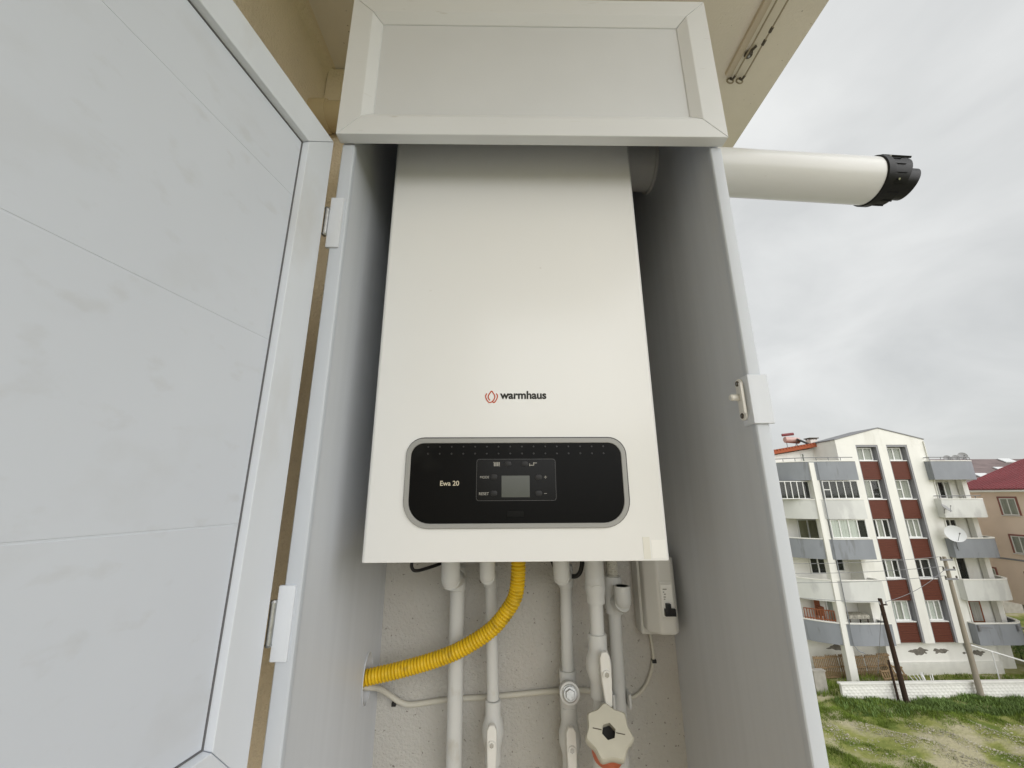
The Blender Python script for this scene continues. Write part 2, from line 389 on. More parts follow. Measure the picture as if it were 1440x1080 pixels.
# left panel has a real cut-out for hose and cable
def panel_with_hole(x0, x1, hole):
    hy, hz, ry, rz = hole; mb = MB(); n = 24
    outer = []; inner = []
    for k in range(n):
        a = 2*math.pi*k/n; c, s_ = math.cos(a), math.sin(a)
        ry_ = ry*(1+.06*math.sin(3*a)); inner.append((hy+ry_*c, hz+rz*s_))
        sc_ = min(((YW-hy) if c > 0 else (hy-CF-.006))/max(abs(c),1e-6), ((ZT-hz) if s_ > 0 else (hz-ZB))/max(abs(s_),1e-6))
        outer.append((hy+sc_*c, hz+sc_*s_))
    # put true corners in
    for cy, cz in ((YW,ZT),(CF+.006,ZT),(CF+.006,ZB),(YW,ZB)):
        k = min(range(n), key=lambda i: (outer[i][0]-cy)**2+(outer[i][1]-cz)**2); outer[k] = (cy, cz)
    V = [(x0,)+p for p in outer]+[(x0,)+p for p in inner]+[(x1,)+p for p in outer]+[(x1,)+p for p in inner]
    Fc = []
    for k in range(n):
        j = (k+1)%n
        Fc += [(k,j,n+j,n+k),(2*n+k,3*n+k,3*n+j,2*n+j),(k,2*n+k,2*n+j,j),(n+k,n+j,3*n+j,3*n+k)]
    return mb.add(V, Fc)
ZB = -.60
obj('side_panel', panel_with_hole(CL, IL, (.802, -.300, .0235, .039)), 'pvc_in', t)
# rough edge of the cut-out
mb = MB()
mb.tube([(IL+.001, .802+.0245*math.cos(a*math.pi/10), -.300+.040*math.sin(a*math.pi/10)) for a in range(21)], .0009, 6, False)
obj('cutout_edge', mb, 'pvc_in', t)
mb = MB(); mb.box(CL, IL+.003, CF, CF+.012, -.60, .5285); obj('edge_profile', mb, 'edge', t, .0035, 3)
mb = MB(); mb.box(IR, CR-.002, CF+.006, YW+.02, -.60, ZT); obj('side_panel', mb, 'pvc_in', t)
mb = MB(); mb.box(IR-.003, CR, CF, CF+.012, -.60, .5285); obj('edge_profile', mb, 'edge', t, .0035, 3)
mb = MB(); mb.box(CL, CR-.002, CF+.006, YW, ZT+.0005, ZT+.016); obj('top_panel', mb, 'pvc_in', t)
# header: four mitred rails with a sloping bead round a recessed board
HX0, HX1, HZ0, HZ1, HY = -.2567, .3440, .5295, .8215, .494
WD, BD = .0345, .0150                          # flat width, bead width
def mitred(parent, corners_o, corners_m, corners_i, front, bead_y, back, m, names, bev=0):
    """corners: outer, middle (flat meets bead), inner; each list of 4 points (fn-mapped later)"""
    for k, nm in enumerate(names):
        j = (k+1) % 4
        o0, o1, m0, m1, i0, i1 = corners_o[k], corners_o[j], corners_m[k], corners_m[j], corners_i[k], corners_i[j]
        eps = .0004
        def sh(p, q):   # pull the mitre ends in a hair so that the joint shows
            d = (Vector(q)-Vector(p)).normalized()*eps; return tuple(Vector(p)+d)
        prof = [(o0,o1,back),(o0,o1,front),(m0,m1,front),(i0,i1,bead_y),(i0,i1,back)]
        mb = MB(); V = []
        for a, b, h in prof: V += [front_fn(*sh(a,b), h), front_fn(*sh(b,a), h)]
        Fc = [(2*i,2*i+1,2*((i+1)%5)+1,2*((i+1)%5)) for i in range(5)] + [(0,2,4,6,8),(9,7,5,3,1)]
        mb.add(V, Fc); obj(nm, mb, m, parent, bev, 1, sharp=14)
front_fn = lambda u, v, h: (u, h, v)
oc = [(HX0,HZ0),(HX1,HZ0),(HX1,HZ1),(HX0,HZ1)]
ins = lambda c, d: [(c[0][0]+d,c[0][1]+d),(c[1][0]-d,c[1][1]+d),(c[2][0]-d,c[2][1]-d),(c[3][0]+d,c[3][1]-d)]
hdr = MB().box(HX0+.02, HX1-.02, HY+.011, HY+.0165, HZ0+.02, HZ1-.02)
hp = obj('header_board', hdr, 'header_panel', t)
mitred(hp, oc, ins(oc, WD), ins(oc, WD+BD), HY, HY+.0095, HY+.0185, 'header', ['bottom_rail','stile','top_rail','stile'], .0007)

# the door, swung a little past square
A = R(10.73); Q0 = Vector((-.262, .503, 0)); U = Vector((-math.sin(A), -math.cos(A), 0)); NN = Vector((math.cos(A), -math.sin(A), 0))
D = lambda s, z, h: tuple(Q0 + U*s - NN*h + Vector((0,0,z)))       # h: depth behind the visible face
DW, DZ0, DZ1 = .598, -.277, .5225
mb = MB(); mb.prism([(.03,DZ0+.03),(DW-.03,DZ0+.03),(DW-.03,DZ1-.03),(.03,DZ1-.03)], lambda u,v,h: D(u,v,h), .0092, .019)
door = obj('door', mb, 'board', t)
front_fn = lambda u, v, h: D(u, v, h)
od = [(0,DZ0),(DW,DZ0),(DW,DZ1),(0,DZ1)]
mitred(door, od, ins(od, .0485), ins(od, .0505), 0, .009, .024, 'pvc', ['rail','stile','rail','stile'], .0006)
gs = MB(); ga, gb = ins(od, .0504), ins(od, .0520)
for k in range(4):
    j = (k+1) % 4; gs.prism([ga[k], ga[j], gb[j], gb[k]], lambda u,v,h: D(u,v,h), .0080, .0115)
M['gasket'] = mat('grey_gasket', (.13, .13, .135), .6)
obj('gasket', gs, 'gasket', door)
zj = [DZ0+.0515, -.028, .1785, .3815, DZ1-.0515]
for a, b in zip(zj, zj[1:]):
    mb = MB(); e = .00035
    mb.prism([(.0517,a+e),(DW-.0517,a+e),(DW-.0517,b-e),(.0517,b-e)], lambda u,v,h: D(u,v,h), .0088, .0124)
    obj('board', mb, 'board', door, .0007, 1)
# hinges: cover plate on the cabinet edge and a zinc knuckle
for z0, z1 in ((.3432,.4268), (-.1744,-.0979)):
    mb = MB(); mb.box(-.2575, -.2388, CF-.0032, CF+.002, z0, z1); pl = obj('hinge_plate', mb, 'pvc', t, .0012)
    zc = (z0+z1)/2
    mb = MB(); mb.tube([(-.2605,.5085,zc-.021),(-.2605,.5085,zc+.021)], .0034, 12); obj('knuckle', mb, 'steel', pl)
    for s in (-1, 1):
        mb = MB(); mb.tube([(-.2605,.5085,zc+s*.021),(-.2605,.5085,zc+s*.0235)], [.0043,.0030], 12); obj('pin_head', mb, 'steel', pl)
# catch on the right-hand edge
mb = MB(); mb.box(IR-.0045, .3465, CF-.004, CF-.0002, .0872, .1526); mb.box(IR-.0068, IR-.0032, CF-.004, CF+.020, .0872, .1526)
ct = obj('catch_plate', mb, 'pvc', t, .0006, 1)
mb = MB(); mb.prism(rrect(CF+.007, CF+.021, .094, .151, .0068), YZ, IR-.0068, IR-.0102); obj('catch', mb, 'handle', ct, .001)
mb = MB(); mb.box(IR-.0135, IR-.010, CF+.003, CF+.008, .1015, .144); obj('lip', mb, 'handle', ct, .001)
mb = MB(); mb.tube([(IR-.009,CF+.0155,.1255),(IR-.015,CF+.0155,.1255),(IR-.021,CF+.0155,.1255),(IR-.0225,CF+.0155,.1255)], [.0046,.0046,.0046,.0036], 16); obj('peg', mb, 'handle', ct)
for z in (.1003, .1447):
    mb = MB(); mb.tube([(IR-.0102,CF+.0145,z),(IR-.0112,CF+.0145,z)], [.0038,.0036], 14); sw = obj('screw', mb, 'rail_dark', ct)
    mb = MB(); mb.bar((IR-.0115,CF+.0125,z),(IR-.0115,CF+.0165,z),.0009,.0006); mb.bar((IR-.0115,CF+.0145,z-.002),(IR-.0115,CF+.0145,z+.002),.0009,.0006); obj('screw_slot', mb, 'steel', ct)

# ================================================================== BOILER
BX0, BX1, BY, BYB, BZ0, BZ1 = -.1899, .2190, .576, .866, -.0850, .617
t = boil = thing('combi_boiler', 'white wall-hung gas boiler with black control panel inside open cabinet', 'boiler', (.0146, .72, BZ0))
rr = .006; prof = [(BX0, BYB-.03)] + [(BX0+rr-rr*math.cos(R(a)), BY+rr-rr*math.sin(R(a))) for a in range(0,91,10)]
n_side = len(prof)
prof += [(BX1-rr+rr*math.sin(R(a)), BY+rr-rr*math.cos(R(a))) for a in range(0,91,10)] + [(BX1, BYB-.03)]
mb = MB(); mb.prism(prof, XY, BZ0, BZ1); obj('casing', mb, 'boiler', t, .0016, 2)
mb = MB(); mb.box(BX0+.008, BX1-.008, BYB-.0295, YW, BZ0+.006, BZ1-.004); obj('back_frame', mb, 'boiler_dark', t)
# control panel
ro = rrect(-.1385, .1695, -.0430, .0780, .024, .036); ri = rrect(-.1318, .1630, -.0366, .0712, .018, .030)
cp = obj('panel_ring', ring_mesh(ro, ri, BY-.0030, BY+.002), 'ring', t, .0006, 1)
mb = MB(); mb.prism(rrect(-.1392, .1712, -.0432, .0796, .0250, .0368), XZ, BY-.0006, BY+.0005); obj('panel_shadow_gap', mb, 'rim', t)
mb = MB(); mb.prism(rrect(-.1317, .1629, -.0365, .0711, .018, .030), XZ, BY-.0016, BY+.001); fa = obj('control_panel', mb, 'black', t)
YF = BY-.0016
mb = ring_mesh(rrect(-.0402,.0702,-.0076,.0490,.004), rrect(-.0394,.0694,-.0068,.0482,.0034), YF-.0008, YF+.0003); obj('window_rim', mb, 'rim', fa)
mb = MB(); mb.prism(rrect(-.0393,.0693,-.0067,.0481,.0034), XZ, YF-.0004, YF+.0003); obj('display_window', mb, 'black2', fa)
mb = MB(); mb.box(-.0052, .0336, YF-.0008, YF, -.0028, .0260); obj('display', mb, 'lcd', fa)
for i in range(16):
    for z in (.0661, .0564):
        x = -.1083 + i*(.1386+.1083)/15
        mb = MB(); mb.tube([(x,YF-.0009,z),(x,YF+.0002,z)], [.0010,.0014], 8); obj('dimple', mb, 'rim', fa)
mb = MB(); mb.prism(rrect(.0014,.0253,-.0285,-.0203,.002), XZ, YF-.0007, YF); obj('service_flap', mb, 'black2', fa, .0003, 1)
YB_ = YF-.0004
for nm, x, z in (('plus_button',.0461,.0235),('minus_button',.0457,.0021),('heating_button',.0036,.0420),('water_button',.0270,.0420),('mode_button',-.0158,.0243),('reset_button',-.0158,.0024)):
    mb = MB(); mb.prism(rrect(x-.0048,x+.0048,z-.0036,z+.0036,.0033), XZ, YB_-.0012, YB_); obj(nm, mb, 'hole', fa, .0005, 2)
text('lettering', 'Ewa 20', -.0897, -.0637, .0131, YF, 'print_gold', fa, .012)
text('lettering', 'MODE', -.0349, -.0224, .0226, YB_, 'print', fa, .01)
text('lettering', 'RESET', -.0360, -.0226, .0003, YB_, 'print', fa, .01)
mb = MB(); mb.box(.0538,.0574,YB_-.0004,YB_,.0234,.0242); mb.box(.0552,.0560,YB_-.0004,YB_,.0220,.0256); obj('plus_mark', mb, 'print', fa)
mb = MB(); mb.box(.0533,.0569,YB_-.0004,YB_,.0016,.0023); obj('minus_mark', mb, 'print', fa)
mb = MB()
for k in range(4): mb.box(-.0160+k*.0022, -.0145+k*.0022, YB_-.0004, YB_, .0390, .0445)
mb.box(-.0168,-.0152,YB_-.0004,YB_,.0438,.0446); mb.box(-.0086,-.0074,YB_-.0004,YB_,.0389,.0396); obj('radiator_symbol', mb, 'print', fa)
mb = MB(); mb.box(.0335,.0345,YB_-.0004,YB_,.0390,.0425); mb.box(.0345,.0400,YB_-.0004,YB_,.0396,.0406); mb.box(.0390,.0402,YB_-.0004,YB_,.0406,.0440); mb.box(.0402,.0440,YB_-.0004,YB_,.0428,.0438)
obj('tap_symbol', mb, 'print', fa)
# maker's name and flame emblem
text('lettering', 'warmhaus', -.0078, .0602, .1360, BY, 'print_dark', t, .034)
def stroke(name, pts, wd, m, parent):
    P = spline([(x,0,z) for x,z in pts], 8); V = []; Y = BY-.0003
    for i, p in enumerate(P):
        d = P[min(i+1,len(P)-1)]-P[max(i-1,0)]; d.normalize(); nrm_ = Vector((-d.z,0,d.x))
        V += [tuple(p+nrm_*wd/2+Vector((0,Y,0))), tuple(p-nrm_*wd/2+Vector((0,Y,0)))]
    mb = MB(); mb.add(V, [(2*i,2*i+1,2*i+3,2*i+2) for i in range(len(P)-1)]); return obj(name, mb, m, parent)
ex, ez = -.0201, .1382
stroke('flame_emblem', [(ex-.0022,ez-.0046),(ex-.0045,ez-.0015),(ex-.0047,ez+.0020),(ex-.0026,ez+.0060),(ex,ez+.0092),(ex+.0026,ez+.0060),(ex+.0047,ez+.0020),(ex+.0042,ez-.0020),(ex+.0018,ez-.0058),(ex-.0010,ez-.0076),(ex-.0040,ez-.0074),(ex-.0068,ez-.0040),(ex-.0086,ez+.0005),(ex-.0080,ez+.0040),(ex-.0066,ez+.0056)], .0017, 'print_red', t)
stroke('flame_emblem', [(ex+.0066,ez+.0056),(ex+.0082,ez+.0036),(ex+.0086,ez+.0002),(ex+.0068,ez-.0042),(ex+.0040,ez-.0078),(ex+.0016,ez-.0070)], .0017, 'print_red', t)
mb = MB(); mb.box(.1955, .2148, BY-.00025, BY, -.0815, -.0590); obj('sticker', mb, 'sticker', t)
mb = MB(); mb.box(.1842, .1935, BY-.0004, BY, -.0825, -.0550); obj('tape_strip', mb, 'tape', t)
# flue collar on top
mb = MB(); mb.tube([(.0146,.745,BZ1-.002),(.0146,.745,BZ1+.012),(.0146,.745,BZ1+.0122),(.0146,.745,.665)], [.066,.066,.052,.052], 32); obj('flue_collar', mb, 'flue', t)

# ================================================================== FLUE
t = thing('flue_pipe', 'white round flue pipe with black terminal sticking out of cabinet side', 'flue', (.342, .745, .70))
sl = -.063
fz = lambda x: .697 + sl*(x-.51)
P = [(.0146,.745,.655),(.0146,.745,.690)] + [(.0146+.05*(1-math.cos(R(a))),.745,.690+(.038)*math.sin(R(a))) for a in (20,40,60,80)]
P += [(.075,.745,fz(.075)),(.20,.745,fz(.20)),(.828,.745,fz(.828))]
mb = MB(); mb.tube(P, .0495, 48); obj('pipe', mb, 'flue', t)
mb = MB(); mb.tube([(IR-.006,.745,fz(IR)),(IR+.001,.745,fz(IR))], [.0535,.0535], 40); obj('wall_seal', mb, 'ppr', t, .001)
ax = Vector((1,0,sl)).normalized()
pt = lambda s: tuple(Vector((.828,.745,fz(.828))) + ax*s)
mb = MB(); mb.tube([pt(-.012),pt(-.010),pt(0),pt(.004),pt(.0042),pt(.010)], [.0510,.0528,.0528,.0528,.0500,.0498], 48); cap = obj('terminal', mb, 'flue_black', t)
def slant_shell(r_out, r_in, s0, mid, amp, drop=0.):
    V = []; n = 40
    for ring, rr_ in enumerate((r_out, r_out, r_in, r_in)):
        for k in range(n):
            a = 2*math.pi*k/n; d = Vector((0,math.cos(a),math.sin(a)))
            s_ = s0 if ring in (0,3) else mid+amp*math.sin(a)
            V.append(tuple(Vector(pt(s_))+d*rr_ + Vector((0,0,drop))))
    return MB().add(V, [(r*n+k, r*n+(k+1)%n, ((r+1)%4)*n+(k+1)%n, ((r+1)%4)*n+k) for r in range(4) for k in range(n)])
obj('shroud', slant_shell(.0488, .0455, .006, .044, .016), 'flue_black', cap)
mb = MB(); mb.tube([pt(.008),pt(.024),pt(.028)], [.0465,.0450,.034], 40); obj('baffle', mb, 'flue_black', cap)
mb = MB(); V = []
for s in (.002, .066):
    for k in range(9):
        a = R(50+80*k/8); d = Vector((0,math.cos(a),math.sin(a)))
        V += [tuple(Vector(pt(s))+d*.0545), tuple(Vector(pt(s))+d*.0505)]
Fc = []
for k in range(8):
    a = 2*k; Fc += [(a,a+2,a+20,a+18),(a+1,a+19,a+21,a+3),(a,a+1,a+3,a+2),(a+18,a+20,a+21,a+19)]
Fc += [(0,18,19,1),(16,17,35,34)]
mb.add(V, Fc); obj('hood', mb, 'flue_black', cap)
obj('snout', slant_shell(.0330, .0295, .020, .076, .012, -.003), 'flue_black', cap)
for k in range(7):
    a = R(150+k*24); d = Vector((0,math.cos(a),math.sin(a)))
    mb = MB(); mb.bar(Vector(pt(.004))+d*.0490, Vector(pt(.030))+d*.0490, .0022, .003, d); obj('guard_rib', mb, 'flue_black', cap)
for a in (140, 215):
    d = Vector((0,math.cos(R(a)),math.sin(R(a)))); c = Vector(pt(.012))
    mb = MB(); mb.tube([tuple(c+d*.050),tuple(c+d*.0535)], [.0026,.0022], 10); obj('screw', mb, 'chrome', cap)

# ================================================================== PIPES UNDER THE BOILER
def vt(x, y, z0, z1, r, seg=24): return MB().tube([(x,y,z0),(x,y,z1)], r, seg)
def lath(x, y, prof, seg=24): return MB().tube([(x,y,z) for z,_ in prof], [r for _,r in prof], seg)
def elbow_down(t, x0, x1, y0, y1, zt, zb, r_s, r_p, zend, x2=None):
    """socket hanging from the boiler, elbow to the back, pipe going down the wall"""
    x2 = x1 if x2 is None else x2
    mb = MB(); zc = zb + r_s
    mb.tube([(x0,y0,zt),(x0,y0,zc+.008)] + [(x0,y0+r_s*.25*(1-math.cos(R(a))),zc+.008-(r_s+.003)*math.sin(R(a))*.75) for a in (30,60,90)],
            [r_s,r_s,r_s*.97,r_s*.80,r_s*.45], 28); el = obj('elbow', mb, 'ppr', t, 0)
    mb = MB(); mb.tube([(x0,y0+.002,zc),(x1,y1,zc-.010)], r_s*.97, 24); obj('bend', mb, 'ppr', el, .001)
    mb = lath(x1, y1, [(zc+r_s*.75,r_s*.6),(zc+r_s*.5,r_s*.93),(zc,r_s),(zc-.030,r_s*.98),(zc-.031,r_p)], 28); obj('collar', mb, 'ppr', el)
    mb = MB(); mb.tube([(x1,y1,zc-.012),(x2,y1,zend)], r_p, 24); obj('pipe', mb, 'ppr', t)
def ball_valve(t, x, y, zc, r, hl, hup, side=0., hy=None, tilt=0.):
    """body swelling round a ball, a stem to the front and a paddle handle with its screw"""
    mb = lath(x, y, [(zc+.046,r*.98),(zc+.045,r*1.10),(zc+.024,r*1.08),(zc+.018,r*1.22),(zc+.008,r*1.46),(zc,r*1.50),(zc-.008,r*1.46),(zc-.018,r*1.22),(zc-.024,r*1.08),(zc-.045,r*1.10),(zc-.046,r*.98)], 32)
    b = obj('valve', mb, 'ppr', t)
    hy = y - r*1.5 - .012 if hy is None else hy
    mb = MB(); mb.tube([(x+side,y-r*.8,zc),(x+side,hy-.001,zc)], [r*.62,r*.58], 22); obj('stem', mb, 'ppr', b)
    w1, w2 = .0078, .0052
    pr = [(-w1*.55,hup),(-w1,hup-.007),(-w1*1.05,.006),(-w1,-.010),(-w2,-hl+.005),(-w2*.5,-hl),(w2*.5,-hl),(w2,-hl+.005),(w1,-.010),(w1*1.05,.006),(w1,hup-.007),(w1*.55,hup)]
    ct_, st_ = math.cos(tilt), math.sin(tilt)
    mb = MB(); mb.prism([(x+side+u*ct_-v*st_, zc+u*st_+v*ct_) for u,v in pr], XZ, hy-.010, hy); h = obj('handle', mb, 'handle', b, .0022, 3)
    mb = MB(); mb.tube([(x+side,hy-.0098,zc),(x+side,hy-.0125,zc)], [.0066,.0058], 20); obj('boss', mb, 'handle', b)
    mb = MB(); mb.tube([(x+side,hy-.0124,zc),(x+side,hy-.0138,zc)], [.0040,.0036], 6); obj('screw', mb, 'chrome', b)
ZE = -.95
G = 'white plastic pipes under the boiler'
t = thing('water_pipe', 'thick plain white plastic pipe without any valve under the boiler', 'pipe', (-.09,.835,ZE), G)
elbow_down(t, -.0938, -.0898, .755, .832, BZ0+.01, -.156, .0160, .0135, ZE, -.0835)
t = thing('water_pipe', 'thin white pipe with a valve, crossed by the yellow gas hose', 'pipe', (-.03,.835,ZE), G)
elbow_down(t, -.0311, -.0276, .755, .832, BZ0+.01, -.148, .0132, .0108, -.345, -.0220)
ball_valve(t, -.0215, .832, -.3920, .0125, .075, .026, -.001)
mb = vt(-.0215, .832, ZE, -.41, .0108); obj('pipe', mb, 'ppr', t)
t = thing('water_pipe', 'white plastic pipe with metal plugged tee above a valve', 'pipe', (.11,.83,ZE), G)
elbow_down(t, .0961, .1130, .755, .828, BZ0+.01, -.150, .0142, .0108, -.305, .1110)
mb = lath(.1105, .828, [(-.300,.0112),(-.3005,.0148),(-.320,.0146),(-.345,.0146),(-.372,.0145),(-.373,.011)], 28); te = obj('tee', mb, 'ppr', t)
mb = MB(); mb.tube([(.1095,.828,-.329),(.1082,.793,-.322),(.1080,.790,-.3215)], [.0150,.0172,.0165], 30); obj('branch', mb, 'ppr', te, .001)
mb = MB(); mb.tube([(.1081,.7902,-.3215),(.1080,.7885,-.3213),(.1080,.7882,-.3212),(.1079,.7850,-.3206)], [.0132,.0128,.0112,.0105], 28); pg = obj('plug', mb, 'steel', te)
mb = MB(); mb.tube([(.1079,.7852,-.3206),(.1078,.7800,-.3196)], .0082, 6); obj('plug_hexagon', mb, 'steel', te, .0006, 1)
ball_valve(t, .1100, .826, -.4000, .0125, .080, .030, -.002, .800)
mb = vt(.1100, .828, ZE, -.42, .0108); obj('pipe', mb, 'ppr', t)
# pipe with valve and pressure regulator
t = thing('water_pipe', 'white plastic pipe with a lever valve above a star-shaped regulator knob', 'pipe', (.15,.76,ZE), G)
px, py = .1545, .762
mb = lath(px, py, [(BZ0+.01,.0165),(-.125,.0165),(-.150,.0168),(-.156,.0172),(-.168,.0150),(-.178,.0150),(-.179,.0116)], 30); obj('union', mb, 'ppr', t)
mb = MB(); mb.tube([(px,py,-.14),(px,py-.006,-.150),(px,py-.012,-.1545)], [.0165,.0155,.010], 26); obj('elbow', mb, 'ppr', t)
mb = MB(); mb.tube([(px,py,-.17),(px-.001,py,-.24)], .0117, 26); obj('pipe', mb, 'ppr', t)
ball_valve(t, px-.001, py, -.2700, .0140, .046, .030, .004, .735, .04)
mb = MB(); mb.tube([(px-.001,py,-.29),(px-.001,py,ZE)], .0118, 26); obj('pipe', mb, 'ppr', t)
rg = thing('pressure_regulator', 'pressure regulator with cream star knob and orange label on white pipe', 'regulator', (.151,.72,-.38))
kn = Vector((-.10,-.72,.62)).normalized(); kc = Vector((.1505,.700,-.3325))
ku = Vector((1,0,0)); ku = (ku - kn*ku.dot(kn)).normalized(); kv = kn.cross(ku)*-1
if kv.z < 0: kv = -kv
K = lambda u, v, h: tuple(kc + ku*u + kv*v + kn*h)
star = []
for k in range(72):
    a = 2*math.pi*k/72; rr_ = .0358 - .0056*(math.sin(3.5*a+.9)**2)**.62
    star.append((rr_*math.cos(a), rr_*math.sin(a)))
hexo = [(.0105*math.cos(R(60*k+12)), .0105*math.sin(R(60*k+12))) for k in range(6)]
hex72 = []
for k in range(72):
    a = 360*k/72; s6 = ((a-12) % 60)-30; hex72.append((.0105*math.cos(R(30))/math.cos(R(s6))*math.cos(R(a)), .0105*math.cos(R(30))/math.cos(R(s6))*math.sin(R(a))))
mb = MB(); n = 72
V = [K(u,v,0) for u,v in hex72]+[K(u*.93,v*.93,.0) for u,v in star]+[K(u,v,-.003) for u,v in star]+[K(u*1.0,v*1.0,-.017) for u,v in star]+[K(u*.9,v*.9,-.021) for u,v in star]+[K(u,v,-.021) for u,v in hex72]
mb.add(V, [(r*n+k,r*n+(k+1)%n,((r+1)%6)*n+(k+1)%n,((r+1)%6)*n+k) for r in range(6) for k in range(n)])
kb = obj('knob', mb, 'knob', rg, 0, 2, sharp=50)
mb = MB(); mb.prism([(u*.985,v*.985) for u,v in hex72], K, -.0205, -.012); obj('hexagon_socket', mb, 'hole', kb)
for s in (-1, 1):
    mb = MB(); mb.bar(K(s*.0100,-s*.0021,.0002), K(s*.0225,-s*.0048,.0002), .0011, .0008, kn); obj('slot', mb, 'rail_dark', kb)
mb = MB(); mb.tube([K(0,0,-.018),K(0,-.002,-.026)], [.0255,.0255], 36); obj('neck', mb, 'hole', rg)
mb = MB(); mb.tube([K(0,-.002,-.024),K(0,-.004,-.070),K(0,-.004,-.074)], [.0245,.0245,.022], 36); bd = obj('body', mb, 'orange', rg)
mb = MB(); mb.tube([tuple(Vector(K(0,-.003,-.060))),(px,py,-.42)], [.020,.020], 24); obj('housing', mb, 'ppr', rg)
# rear pipe with an open elbow stub
t = thing('water_pipe', 'white plastic pipe with an open elbow stub and grey corrugated tube above', 'pipe', (.2,.835,ZE), G)
x5, y5 = .2035, .836
P = resample([Vector((x5-.004,y5-.02,BZ0+.012)), Vector((x5,y5,-.145)), Vector((x5,y5,-.158))], .0011)
mb = MB(); mb.tube(P, [.0098+.0011*math.sin(i*1.6) for i in range(len(P))], 18); obj('corrugated_tube', mb, 'cable', t)
mb = lath(x5, y5, [(-.149,.010),(-.1495,.0160),(-.165,.0160),(-.185,.0165),(-.205,.0160),(-.213,.0150),(-.214,.0115)], 28); f5 = obj('fitting', mb, 'ppr', t)
mb = MB(); mb.tube([(x5+.002,y5,-.190),(.2095,.806,-.190),(.2105,.802,-.188)], [.014,.0145,.0145], 24); obj('arm', mb, 'ppr', f5)
ri_ = [(-.196,.004),(-.194,.010),(-.189,.0140),(-.182,.0150),(-.160,.0150),(-.1595,.0148),(-.1595,.0110),(-.166,.0108)]
mb = MB(); mb.tube([(.2110,.802,z) for z,_ in ri_], [r for _,r in ri_], 28); obj('stub', mb, 'ppr', f5)
mb = MB(); mb.tube([(x5,y5,-.20),(.2015,y5,-.45),(.2000,y5,ZE)], .0112, 24); obj('pipe', mb, 'ppr', t)
mb = MB()
for xx in (.1885, .2165): mb.box(xx-.0022, xx+.0022, .818, YW, -.358, -.336)
mb.box(.1885, .2165, .853, YW-.002, -.356, -.338); obj('pipe_clip', mb, 'ppr', t, .0008, 1)

# yellow corrugated gas hose
hp_ = [(.0222,.755,BZ0+.012),(.0222,.755,-.095),(.0220,.757,-.128),(.0180,.764,-.163),(.0050,.770,-.188),(-.024,.778,-.221),(-.072,.786,-.251),(-.118,.794,-.270),(-.178,.801,-.287),(-.232,.804,-.2985),(-.262,.803,-.304)]
P = resample(spline(hp_, 16), .00075)
pitch = .0058
mb = MB(); mb.tube(P, [0.0115+.0016*(abs(math.cos(math.pi*i*.00075/pitch))**.7*2-1) for i in range(len(P))], 22)
obj('gas_hose', mb, 'yellow', label='yellow corrugated gas hose curving from boiler to hole in cabinet side', cat='hose', sharp=80)
# pale cable pinned along the wall
cb = [(-.262,.806,-.3150),(-.2365,.810,-.3165),(-.223,.838,-.3300),(-.2091,.862,-.3500),(-.1912,.869,-.3635),(-.1695,.871,-.3680),(-.1051,.871,-.3612),(-.0141,.871,-.3570),(.0951,.871,-.3497),(.1609,.871,-.3505),(.2000,.871,-.3590),(.2325,.871,-.3620),(.2556,.871,-.3490),(.2710,.871,-.3260),(.2795,.871,-.2991),(.2786,.870,-.2715),(.2740,.868,-.235)]
Pc = spline(cb, 10); mb = MB(); mb.tube(Pc, [.0046 if i < 110 else .0030 for i in range(len(Pc))], 12)
pc = thing('power_cable', 'pale grey cable pinned across the stucco wall behind the white pipes', 'cable', (0,.871,-.36))
obj('sheath', mb, 'cable', pc)
for x, z in ((-.2035,-.3665), (.2802,-.303)):
    mb = MB(); mb.box(x-.004, x+.004, .866, YW, z-.003, z+.003); obj('cable_clip', mb, 'rubber', pc, .001)
mb = MB(); mb.tube(spline([(-.163,.765,BZ0+.01),(-.163,.765,-.108),(-.1625,.766,-.121),(-.155,.770,-.1265),(-.135,.790,-.124),(-.112,.815,-.119),(-.096,.835,-.113),(-.085,.838,BZ0+.01)],10), .0029, 10)
obj('rubber_lead', mb, 'rubber', label='black rubber lead looping below boiler beside thick plain pipe', cat='lead')
mb = MB(); mb.tube(spline([(.079,.80,BZ0+.01),(.084,.803,-.110),(.098,.815,-.138),(.118,.812,-.1445),(.133,.800,-.140),(.1395,.792,-.118),(.141,.79,BZ0+.01)],10), .0040, 10)
obj('rubber_lead', mb, 'rubber', label='black rubber lead looping between tee pipe and regulator pipe', cat='lead')
# breaker box
t = thing('breaker_box', 'white breaker box with black switch under boiler beside cabinet side', 'breaker', (.28,.84,-.24))
mb = MB(); mb.box(.2520, .3130, .838, YW, -.250, -.112); obj('back_plate', mb, 'breaker', t, .006, 3)
pr = [(.2560,.842),(.2560,.818),(.2745,.795),(.3010,.795),(.3115,.808),(.3115,.842)]
mb = MB(); mb.prism(pr, XY, -.2385, -.112); lid = obj('cover', mb, 'breaker', t, .005, 3)
mb = MB(); mb.box(.2765, .3000, .7932, .7965, -.2135, -.1510); obj('window_frame', mb, 'breaker', lid, .0012)
mb = MB(); mb.box(.2785, .2985, .7915, .7940, -.2085, -.1560); obj('breaker_face', mb, 'sticker', lid, .0006, 1)
mb = MB(); mb.box(.2835, .2915, .7835, .7920, -.2020, -.1860); mb.box(.2805, .2995, .7845, .7920, -.2065, -.1945); obj('switch_lever', mb, 'hole', lid, .0012)
mb = MB()
for x0, x1, z in ((.2815,.2885,-.1640),(.2815,.2838,-.1685),(.2830,.2862,-.1720),(.2820,.2858,-.1765),(.2820,.2848,-.1800)): mb.box(x0,x1,.7911,.7915,z-.0009,z+.0009)
obj('faint_print', mb, 'print', lid)

